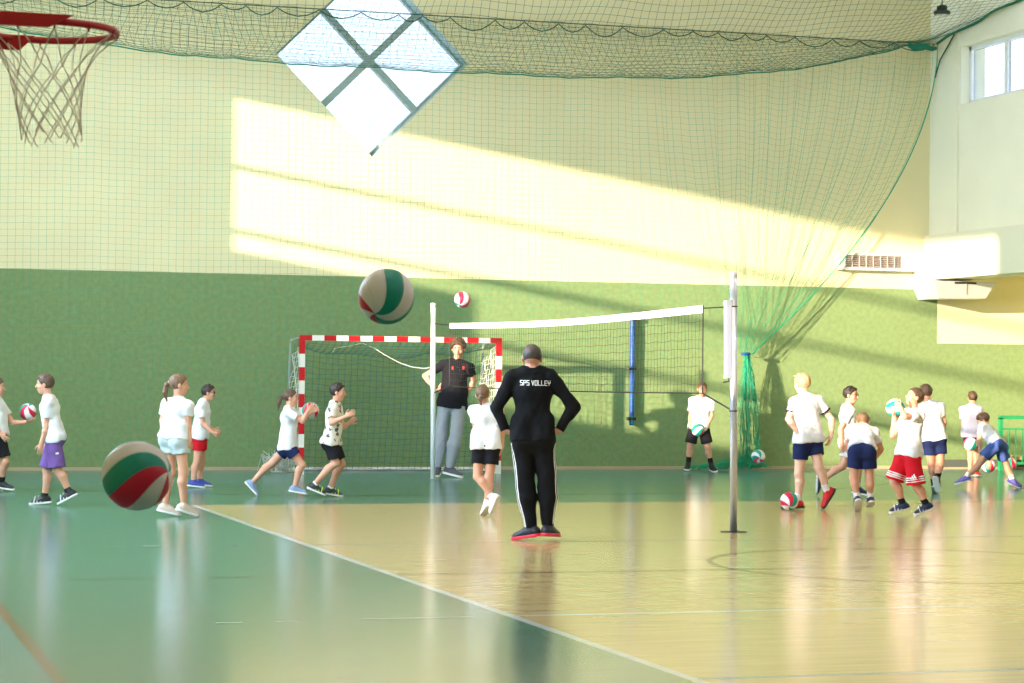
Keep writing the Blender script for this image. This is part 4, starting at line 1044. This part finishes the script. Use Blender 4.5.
def patch(parent, name, quads, m, res=4, lift=.004):
    """flat print: picture-space quads laid onto the surface of a garment"""
    T = bvh_of(parent); mb = MB(); E_ = Vector(EYE)
    for q in quads:
        q = [np.array(p, float) for p in q]; grid = []
        for i in range(res+1):
            for j in range(res+1):
                u, v = i/res, j/res; p = (q[0]*(1-u)+q[1]*u)*(1-v)+(q[3]*(1-u)+q[2]*u)*v
                d = Vector(nrm(ray(*p))); h = T.ray_cast(E_, d)
                grid.append(None if h[0] is None else np.array(h[0]-d*lift))
        if any(x is None for x in grid): continue
        mb.add(grid, [(i*(res+1)+j, (i+1)*(res+1)+j, (i+1)*(res+1)+j+1, i*(res+1)+j+1) for i in range(res) for j in range(res)], m)
    if mb.v: return mb.build(name, parent)
def strokes(text, x0, y0, w, h, gap, t, slope=0.):
    """blocky lettering out of straight strokes, as picture-space quads"""
    G_ = {'S': [(1,0,0,0),(0,0,0,1),(0,1,1,1),(1,1,1,2),(1,2,0,2)], 'P': [(0,2,0,0),(0,0,1,0),(1,0,1,1),(1,1,0,1)], 'V': [(0,0,.5,2),(.5,2,1,0)], 'O': [(0,0,1,0),(1,0,1,2),(1,2,0,2),(0,2,0,0)],
          'L': [(0,0,0,2),(0,2,1,2)], 'E': [(1,0,0,0),(0,0,0,2),(0,2,1,2),(0,1,.85,1)], 'Y': [(0,0,0,1),(0,1,1,1),(1,0,1,1),(.5,1,.5,2)]}
    Q = []; x = x0
    for ch in text:
        if ch == ' ': x += w*.75; continue
        for (a, b, c, d) in G_[ch]:
            p = np.array([x+a*w, y0+b*h/2+slope*(x+a*w-x0)]); q = np.array([x+c*w, y0+d*h/2+slope*(x+c*w-x0)]); e = nrm(np.append(q-p, 0))[:2]; n = np.array([-e[1], e[0]])*t/2; p = p-e*t/2; q = q+e*t/2
            Q.append((p-n, q-n, q+n, p+n))
        x += w+gap
    return Q
def glasses(o, lens):
    hp_ = o['hp_']; mb = MB(); m = DARK
    for s in (-1, 1):
        mb.tube([hp_(.395+.02*math.cos(a)*0, -.005+.085*math.sin(a), s*.15+.105*math.cos(a)) for a in np.linspace(0, 2*PI, 17)[:-1]], .0028, m, 5, closed=True)
        mb.tube([hp_(.39, .03, s*.25), hp_(.15, .03, s*.335), hp_(-.06, .01, s*.37)], .0026, m, 5)
        if lens:
            mb.add([hp_(.395, -.005+.085*math.sin(a), s*.15+.105*math.cos(a)) for a in np.linspace(0, 2*PI, 17)[:-1]], [tuple(range(16))], DARK)
    mb.tube([hp_(.40, .01, -.045), hp_(.42, .02, 0), hp_(.40, .01, .045)], .0026, m, 5)
    mb.build('sunglasses' if lens else 'glasses', o['root'], False)
BLK = cloth('black', (24, 24, 30)); NAVY = cloth('navy', (28, 40, 84)); BLUES = cloth('mid blue', (74, 98, 170)); REDC = cloth('red', (206, 22, 40)); PURP = cloth('purple', (112, 82, 146))
PALE = cloth('pale grey', (196, 206, 208)); LILAC = cloth('shaded grey lilac', (176, 178, 200)); GREYJ = cloth('grey jogger', (156, 162, 170)); JET = cloth('jet black', (12, 13, 18))  # the lilac grey shirt cloth is darkened further to imitate shade
S_BLK = mat('black shoe upper', (26, 30, 34), .5); S_WHT = mat('white shoe upper', (232, 232, 234), .5); S_BEI = mat('beige shoe upper', (206, 186, 172), .6); S_BLU = mat('blue shoe upper', (38, 60, 150), .5)
S_NAV = mat('navy shoe upper', (30, 44, 82), .5); S_GRB = mat('grey blue shoe upper', (128, 146, 178), .6); S_RED = mat('red shoe upper', (214, 30, 40), .5); S_GRY = mat('dark grey shoe upper', (74, 74, 84), .55); S_VIO = mat('violet shoe upper', (104, 96, 186), .5)
NEON = mat('neon yellow shoe trim', (206, 232, 40), .5); REDS = mat('red sole rubber', (226, 36, 62), .5); DKS = mat('dark sole rubber', (40, 36, 40), .6)
K_WHT = cloth('white sock', (236, 236, 238)); K_BLK = cloth('black sock', (22, 22, 26)); PRINTW = mat('white print', (238, 238, 240), .7); PRINTR = mat('red print', (196, 60, 56), .7)
def print_mat():
    m = cloth('patterned cream', (232, 226, 214)).copy(); m.name = 'cream cloth with dark motifs'; nt = m.node_tree; b = nt.nodes['Principled BSDF']
    tc = nt.nodes.new('ShaderNodeTexCoord'); v = nt.nodes.new('ShaderNodeTexVoronoi'); v.inputs['Scale'].default_value = 12; nt.links.new(tc.outputs['Object'], v.inputs['Vector'])
    n = nt.nodes.new('ShaderNodeTexNoise'); n.inputs['Scale'].default_value = 60; nt.links.new(tc.outputs['Object'], n.inputs['Vector'])
    a = nt.nodes.new('ShaderNodeMath'); a.operation = 'MULTIPLY_ADD'; a.inputs[1].default_value = .5; nt.links.new(n.outputs['Fac'], a.inputs[0]); nt.links.new(v.outputs['Distance'], a.inputs[2])
    r = nt.nodes.new('ShaderNodeValToRGB'); r.color_ramp.interpolation = 'CONSTANT'; r.color_ramp.elements[0].color = srgb(92, 96, 92); r.color_ramp.elements[1].position = .57; r.color_ramp.elements[1].color = srgb(230, 224, 212)
    nt.links.new(a.outputs[0], r.inputs[0]); nt.links.new(r.outputs[0], b.inputs['Base Color']); return m
PATT = print_mat()
LBR, BRN, DBR, BLO, GRH = ('light brown', (116, 88, 64)), ('brown', (84, 62, 46)), ('dark brown', (48, 36, 30)), ('blond', (196, 164, 122)), ('grey black', (60, 53, 50))
G1 = None
PEOPLE = [
 dict(key='p1', hold=((27.8, 411.8, 29.0),), label='child cut off by the picture edge, one arm holding a ball out', foot=(3, 491), H=1.47, phi=90, head=(-2.5, 386.5), chest=(-4, 399), pelvis=(-1, 432), hdz=0, hair=BRN, style='short',
      aL=[(13, 423, .3), (24.5, 422.5, 0), (31.5, 421, 0)], thL=(0, .3, 1), tglL=None, aR=[(-7, 421, -.3), (0, 433, -.3), (4, 437, 0)], lR=[(5, 463, -.2), (1, 484, .2), (11, 490.5, 0)], lL=[(-4, 463, 0), (-11, 485, 0), (-2, 491, 0)],
      shirt=dict(mat=WHT), pants=dict(mat=BLK, len=.82), shoe=dict(mat=S_BLK), sock=K_BLK),
 dict(key='p2', label='child in white shirt and purple shorts walking toward the picture edge', foot=(42, 504.5), H=1.46, phi=272, head=(44.5, 383.5), chest=(49, 398.5), pelvis=(54, 438), hair=BRN, fringe=.05,
      aL=[(46.5, 427, -.2), (41.5, 443, -.2), (40, 453, 0)], aR=[(50, 425, 0), (47, 442, 0), (46, 450, 0)], lL=[(57.5, 469, -.2), (69, 489, 0), (60, 500, 0)], lR=[(47, 469, .2), (44.5, 494, .1), (28, 503, 0)],
      shirt=dict(mat=WHT, hem=.02), pants=dict(mat=PURP, len=.92, e=.045), shoe=dict(mat=S_BLK, high=.02, accent=PRINTW), sock=K_BLK, sockh=.03),
 dict(key='p3', label='girl with a long ponytail seen from behind in white shirt and white shorts', foot=(172, 516), H=1.5, phi=150, hphi=105, head=(179.5, 384), chest=(178, 401), pelvis=(174.5, 440), hair=LBR, style='pony', tail=(.1, .0), g=.95, bulk=.88,
      aR=[(188, 422, .1), (189.5, 440, -.1), (188, 450.5, 0)], aL=[(162.5, 421, .2), (166, 437, .5), (170, 445, .4)], lL=[(171, 473, 0), (165.5, 506, 0), (178, 515.5, .1)], lR=[(183.5, 472, 0), (184, 506, 0), (193.5, 514.5, .3)],
      shirt=dict(mat=WHT, hem=-.02, e=(.026, .016)), pants=dict(mat=PALE, len=.42, e=.04), shoe=dict(mat=S_BEI)),
 dict(key='p4', label='boy with dark glasses, plain red shorts and blue shoes', foot=(200, 487), H=1.37, phi=90, head=(209, 392), chest=(203.5, 402.5), pelvis=(200, 437), hair=DBR,
      aR=[(203, 424, -.3), (212, 432, -.2), (217.5, 435, 0)], aL=[(206, 424, 0), (213, 430, 0), (217, 431, 0)], lR=[(197, 462, -.2), (193, 481, 0), (203, 487, 0)], lL=[(201.5, 461, 0), (200, 480, 0), (211, 486, 0)], cR=1.2, cL=1.2,
      shirt=dict(mat=WHT, hem=.01), pants=dict(mat=REDC, len=.55), shoe=dict(mat=S_BLU)),
 dict(key='p5', hold=((310.5, 410.5, 28.6),), label='girl with a ponytail lunging in navy shorts with a ball before her chest', foot=(297, 496), H=1.36, phi=90, head=(291, 397), chest=(289, 408.5), pelvis=(288, 446), hair=BRN, style='pony', tail=(.0, -.2),
      aR=[(302.5, 421, -.5), (308, 411, -.3), (312, 406.5, .3)], aL=[(303, 419, .5), (310, 413, .5), (315, 409.5, -.3)], tgtR=(312, 411, 28.6), tgtL=(312, 411, 28.6), thR=(-.3, 1, 0), thL=(-.3, 1, 0),
      lL=[(272.5, 463, .2), (252.5, 483, 0), (256.5, 494.5, 0)], lR=[(302, 465, 0), (295, 487, 0), (307, 495, 0)],
      shirt=dict(mat=WHT, hem=.03), pants=dict(mat=NAVY, len=.5), shoe=dict(mat=S_GRB)),
 dict(key='p6', label='boy in patterned shirt and black shorts with hands raised, in front of the goal', foot=(325, 496.5), H=1.43, phi=86, head=(338, 391.5), chest=(335.5, 404), pelvis=(331.5, 442), hair=DBR,
      aR=[(331.5, 423, -.2), (345, 417, -.3), (354, 412, -.2)], aL=[(343, 427, .3), (349, 423, .2), (351.5, 421, 0)], thR=(-.3, 1, 0), cR=.05, cL=1.4, lR=[(335.5, 463, -.1), (314.5, 484, -.2), (324, 494, 0)], lL=[(341.5, 464, .1), (330, 488, 0), (342, 496, 0)],
      shirt=dict(mat=PATT, hem=.015), pants=dict(mat=BLK, len=.8), shoe=dict(mat=S_BLK, accent=NEON), sock=K_WHT, sockh=.02),
 dict(key='p7', label='tall young man in black t-shirt and grey joggers, hands on hips, standing at the goal', foot=(447, 476.5), H=2.03, phi=352, head=(458.5, 347.8), hh=.268, chest=(457, 362), pelvis=(452, 404), hair=BRN, style='curly', g=.9, fringe=.06, hpitch=8,
      aR=[(425, 376, .2), (436.5, 390, -.3), (446, 388.5, -.1)], aL=[(474, 381, .2), (466.5, 393, 0), (461, 397, 0)], thR=(.2, 1, -.3), thL=(0, 1, -.3), lR=[(441, 435, -.3), (437.5, 466.5, .2), (435, 476, -.9)], lL=[(456, 435, -.3), (450, 467, .2), (460, 476, -.6)],
      shirt=dict(mat=BLK, hem=.025, e=(.042, .02)), pants=dict(mat=GREYJ, len=2, e=.03, e2=.02), shoe=dict(mat=S_GRY), sock=K_WHT, sockh=.03, res=.007),
 dict(key='p8', label='girl with tied-back hair, black shorts and white trainers beside the man in black tracksuit', foot=(487, 515.5), H=1.41, phi=170, head=(482.8, 394), chest=(485.5, 407), pelvis=(486.5, 446), hair=LBR, style='bun', g=.96, bulk=.9,
      aL=[(476, 430, -.1), (477.5, 447, 0), (480.5, 456, .2)], aR=[(501.5, 430, .1), (502, 446, 0), (500.5, 453, 0)], lL=[(477.5, 477, -.2), (492, 499, -.3), (492, 512, .2)], lR=[(489, 478, .2), (487, 504, .2), (484, 514, .5)],
      shirt=dict(mat=WHT, hem=.015), pants=dict(mat=BLK, len=.58), shoe=dict(mat=S_WHT), sock=K_WHT, sockh=.03),
 dict(key='p9', label='man in black tracksuit seen from behind with hands on hips', foot=(536, 540), H=1.79, phi=180, head=(532, 357), hh=.25, chest=(531.5, 371.5), pelvis=(533, 440), hair=GRH, style='crew', arm=1.12, bulk=1.03, g=1.0, skin=(206, 150, 128), si=1, res=.006,
      aL=[(497, 408, .25), (505, 430, -.1), (514, 434, .1)], aR=[(573.5, 407, .25), (559.5, 430, -.1), (551, 434, .1)], thL=(0, -.3, -1), thR=(0, -.3, -1), lL=[(525.5, 485, 0), (531, 525, 0), (516.5, 535.5, .5)], lR=[(547.5, 485, 0), (548, 524, 0), (556.5, 535, .9)],
      shirt=dict(mat=JET, hem=-.005, e=(.012, .016), sleeve=2, wr=.008), pants=dict(mat=JET, len=2, e=.025, e2=.013), shoe=dict(mat=mat('dark navy shoe upper', (22, 26, 42), .5), sole=REDS)),
 dict(key='p10', hold=((698, 429.8, 36.85),), label='boy standing by the far wall facing the viewer, holding a ball at his waist', foot=(700, 471), H=1.45, phi=2, head=(702, 388.5), chest=(702, 399), pelvis=(699, 427), hair=LBR, fringe=.03,
      aL=[(712, 415.5, -.2), (706.5, 427, -.6), (702.5, 430.5, -.3)], aR=[(690.5, 416.5, -.2), (690.5, 427, -.6), (694.5, 431, -.3)], tgtL=(698, 430, 36.85), tgtR=(698, 430, 36.85), lR=[(690, 447, 0), (688, 465, .1), (686.5, 470, -.8)], lL=[(707.5, 447, 0), (711.5, 466, .1), (715, 471, -.7)],
      shirt=dict(mat=WHT), pants=dict(mat=BLK, len=.8, e=.045), shoe=dict(mat=S_BLK, high=.03), sock=K_BLK, sockh=.09),
 dict(key='p11', label='blond boy with dark shirt cuffs and red shoes, back to the viewer', foot=(808, 508.5), H=1.56, phi=200, hphi=215, head=(802, 383), chest=(805.5, 397.5), pelvis=(808, 440), hair=BLO, skin=(232, 188, 164), si=2,
      aL=[(788.5, 419, -.2), (797, 432, -.2), (801.5, 437, 0)], aR=[(831.5, 419, 0), (831.5, 434, 0), (829.5, 442, 0)], lL=[(799, 474, 0), (797.5, 501, 0), (783, 508, .2)], lR=[(818.5, 467, -.3), (826.5, 491, .2), (824, 506.5, .1)],
      shirt=dict(mat=WHT, hem=.01, e=(.036, .02), cuff=cloth('dark cuff', (40, 40, 66))), pants=dict(mat=NAVY, len=.56), shoe=dict(mat=S_RED, sole=DKS), sock=K_WHT, sockh=.06),
 dict(key='p12', label='boy with glasses and white shorts running behind the bending boy', foot=(863, 495.5), H=1.44, phi=97, hphi=62, head=(851, 394.3), chest=(847.5, 407), pelvis=(849, 444), hair=DBR,
      aR=[(840.5, 429, -.2), (842, 443, -.2), (843, 451, 0)], aL=[(856, 429, .2), (861, 440, .2), (864, 444, 0)], lR=[(842.5, 466, -.1), (822, 480, .1), (816.5, 491, 0)], lL=[(859, 467, 0), (857.5, 487, .1), (868.5, 494.5, 0)],
      shirt=dict(mat=WHT, hem=-.01, collar=cloth('orange collar', (226, 112, 64))), pants=dict(mat=WHT, len=.6, e=.036), shoe=dict(mat=S_NAV), sock=K_WHT),
 dict(key='p13', label='boy bending forward away from the viewer in white shirt and navy shorts', foot=(863, 511), H=1.38, phi=178, head=(862.8, 421.5), hdz=.16, chest=(862.5, 429), ts=1, pelvis=(862, 453), hpitch=40, hair=LBR, hh=.195,
      aL=[(847, 445, .3), (851, 458, .6), (855, 463, .3)], aR=[(881, 449, .3), (875, 459, .6), (870, 463, .3)], lL=[(853.5, 478, .1), (857, 500, 0), (858, 511, .5)], lR=[(869.5, 478, .1), (870.5, 499.5, .3), (870, 507, .6)],
      shirt=dict(mat=WHT, hem=-.05), pants=dict(mat=NAVY, len=.62, e=.04), shoe=dict(mat=S_NAV), sock=K_WHT, sockh=.06),
 dict(key='p14', hold=((895.3, 408, 25.9),), label='boy in red striped shorts leaning back with a ball raised before his face', foot=(915, 514.5), H=1.42, phi=292, head=(914.5, 396.5), chest=(913.5, 411), pelvis=(908, 453), hpitch=-22, hair=BRN, hphi=285,
      aL=[(905, 417, -.9), (901, 408, .4), (897, 403.5, .4)], aR=[(893, 436, .3), (894, 419, .3), (894.5, 413, 0)], tgtL=(895, 408, 25.9), tgtR=(895, 407, 25.9), thL=(0, 1, .2), thR=(-.3, 0, 1), lL=[(916.5, 486, -.3), (926.5, 504.5, .1), (917, 514, -.2)], lR=[(894, 482, .2), (903, 504, .1), (890, 513.5, -.1)],
      shirt=dict(mat=WHT, hem=.02, e=(.036, .02)), pants=dict(mat=REDC, len=.95, e=.055, bands=((.70, .735, PRINTW), (.765, .80, PRINTW), (.83, .865, PRINTW))), shoe=dict(mat=S_NAV, accent=PRINTW), sock=K_BLK, sockh=.05),
 dict(key='p15', label='boy in navy shorts walking away behind the boy in red shorts', foot=(936, 493), H=1.45, phi=185, head=(926, 392), chest=(929.5, 404.5), pelvis=(934, 439), hair=BRN,
      aL=[(919, 423, -.1), (918, 437, 0), (919, 444, 0)], aR=[(944, 422, .1), (943, 435, .3), (941.5, 441, .2)], lL=[(931.5, 465, .2), (934, 485, .2), (935, 492, .5)], lR=[(940.5, 465, .1), (937.5, 480, -.3), (938, 492, .1)],
      shirt=dict(mat=WHT, hem=.005), pants=dict(mat=NAVY, len=.6, e=.036), shoe=dict(mat=S_BLK), sock=K_BLK, sockh=.06),
 dict(key='p16', hold=((970.4, 444, 35.7),), label='boy in pale grey shirt facing the far wall, a ball held at his side', foot=(975, 476.5), H=1.34, phi=182, head=(972.6, 397.3), chest=(971, 407), pelvis=(972, 433.5), hair=BRN,
      aL=[(963, 424, -.1), (965, 436, -.2), (967.5, 441, -.2)], aR=[(979, 424, .1), (978.5, 436, .1), (977.5, 442, 0)], tgtL=(970.4, 444, 35.7), lL=[(970.5, 454, 0), (970, 472.5, 0), (968, 476, .6)], lR=[(975, 454, 0), (976.5, 472.5, 0), (979, 476, .6)],
      shirt=dict(mat=LILAC, hem=.03, e=(.045, .02)), pants=dict(mat=NAVY, len=.7), shoe=dict(mat=S_RED)),
 dict(key='p17', hold=((988.5, 465.3, 33.8),), label='boy in blue shorts and violet shoes bending down with legs wide apart beside the railing', foot=(987, 487.5), H=1.42, phi=255, head=(983, 420), hdz=.03, chest=(985, 428.5), ts=.8, pelvis=(998, 446), hpitch=35, hair=BRN,
      aL=[(979, 440, -.4), (980, 451, 0), (981.5, 457, 0)], aR=[(992, 450, .4), (990.5, 460, .2), (989, 465.5, 0)], lL=[(979.5, 464, -.3), (965.5, 478.5, 0), (956.5, 485.5, 0)], lR=[(1006, 464, .2), (1012.5, 481, 0), (1018.5, 487, -.3)],
      shirt=dict(mat=WHT, hem=.0), pants=dict(mat=BLUES, len=.7, e=.04), shoe=dict(mat=S_VIO), sock=K_WHT, sockh=.05),
]
OUT = {}
for c in PEOPLE:
    if ONLY and c['key'] not in ONLY: continue
    OUT[c['key']] = person(c)
def num(*k): return all(x in OUT for x in k)
if num('p4'): glasses(OUT['p4'], True)
if num('p12'): glasses(OUT['p12'], False)
if num('p9'):
    o = OUT['p9']; patch(o['shirt'], 'chest_lettering', strokes('SPS VOLLEY', 520.4, 380.4, 2.15, 4.5, 1.1, .7, .02), PRINTW, 2)
    # three white stripes down the outer seam of each leg
    T = bvh_of(o['pants'])
    for s, sg in (('L', -1), ('R', 1)):
        J = o['J']; a, b, n = None, J['k'+s], J['n'+s]; a = b+(b-n)*.95+RH*0; 
        a = at(521 if s == 'L' else 546, 443, o['D']) + np.array([0, 0, o['off'][2]])
        for k in range(3):
            pts = []
            for t in np.linspace(0, 1, 40):
                p = a+(b-a)*t*2 if t < .5 else b+(n-b)*(t*2-1)
                dr = nrm(RH*sg*1.0-FH*(.75-.42*k)); h = T.ray_cast(Vector(p+dr*.6), Vector(-dr))
                if h[0] is not None: pts.append((np.array(h[0])+np.array(h[1])*.003, np.array(h[1])))
            if len(pts) > 4:
                mb = MB(); vs = []
                for i, (p, nn) in enumerate(pts):
                    tg = nrm(pts[min(i+1, len(pts)-1)][0]-pts[max(i-1, 0)][0]); w_ = np.cross(nn, tg)*.006; vs += [p-w_, p+w_]
                mb.add(vs, [(2*i, 2*i+1, 2*i+3, 2*i+2) for i in range(len(pts)-1)], PRINTW); mb.build('side_stripe', o['pants'])
if num('p7'):
    o = OUT['p7']
    for x in (452.6, 463.4): patch(o['shirt'], 'chest_emblem', [((x-1.1, 366.3), (x+1.1, 366.3), (x+.9, 369.6), (x-.9, 369.6))], PRINTR, 3)
    J = o['J']; w = J['wR']; d = nrm(J['eR']-w); u = nrm(np.cross(d, Z)); v = np.cross(d, u); mb = MB(); mb.tube([w+d*.02+.037*(math.cos(a)*u+math.sin(a)*v) for a in np.linspace(0, 2*PI, 17)[:-1]], .009, DARK, 6, closed=True); mb.build('wristwatch', o['root'])
if num('p2'): patch(OUT['p2']['pants'], 'small_print', [((55.5, 452.5), (58.7, 452.2), (58.7, 454.2), (55.5, 454.5))], PRINTW, 2)
if num('p10'): patch(OUT['p10']['pants'], 'leg_print', [((705.4, 434), (707.6, 434), (708.2, 444), (706.2, 444))], PRINTW, 3)
if num('p14'): patch(OUT['p14']['pants'], 'bar_emblem', [((911.4, 476.6), (912.6, 475.4), (914.6, 479.4), (912.8, 479.4)), ((913.0, 475), (914.2, 473.8), (917, 479.4), (915.2, 479.4)), ((909.9, 478.2), (911, 477.2), (912.2, 479.4), (910.4, 479.4))], PRINTW, 2)
# ------------------------------------------------------------------ the balls
ball(137, 475.5, 6.95, 'large ball in the air at left in front of the girl in white shorts', pole=(1.0, .12, .35), spin=.47)
ball(386.5, 296.5, 8.65, 'large ball in the air in front of the far wall above the goal', pole=(.38, .62, -.68), spin=.20)
ball(462.5, 299.8, 29.5, 'small ball in the air above the volleyball net top tape', pole=(-.3, -.5, .6), spin=.72)
ball(27.8, 411.8, 29.0, 'ball on the outstretched hand of the child at the picture edge', pole=(.2, .6, .6), spin=.6)
ball(310.5, 410.5, 28.6, 'red and white ball in the hands of the lunging girl', pole=(.5, .8, .3), spin=.62)
ball(698, 429.8, 36.85, 'ball held at the waist by the boy at the far wall', pole=(.9, .2, .5), spin=.3)
ball(758.3, 456.5, 35.4, 'ball bouncing low in front of the wall beside the tied net', pole=(.1, -.2, .95), spin=.2)
ball(789.3, 499.2, 26.4, 'ball on the floor beside the red shoes', pole=(-.1, -.5, .8), spin=.5, z=.105)
ball(895.3, 408, 25.9, 'white and green ball raised by the boy in red shorts', pole=(.9, -.3, .3), spin=.28)
ball(970.4, 444, 35.7, 'whitish ball at the side of the boy in pale grey shirt', pole=(.8, .5, .3), spin=.06)
ball(988.5, 465.3, 33.8, 'green, white and red ball under the bending boy by the railing', pole=(.2, .9, .3), spin=.5)
ball(1010, 464, 36.5, 'ball half hidden behind the leg of the bending boy near the railing', pole=(.3, .9, .4), spin=.45)
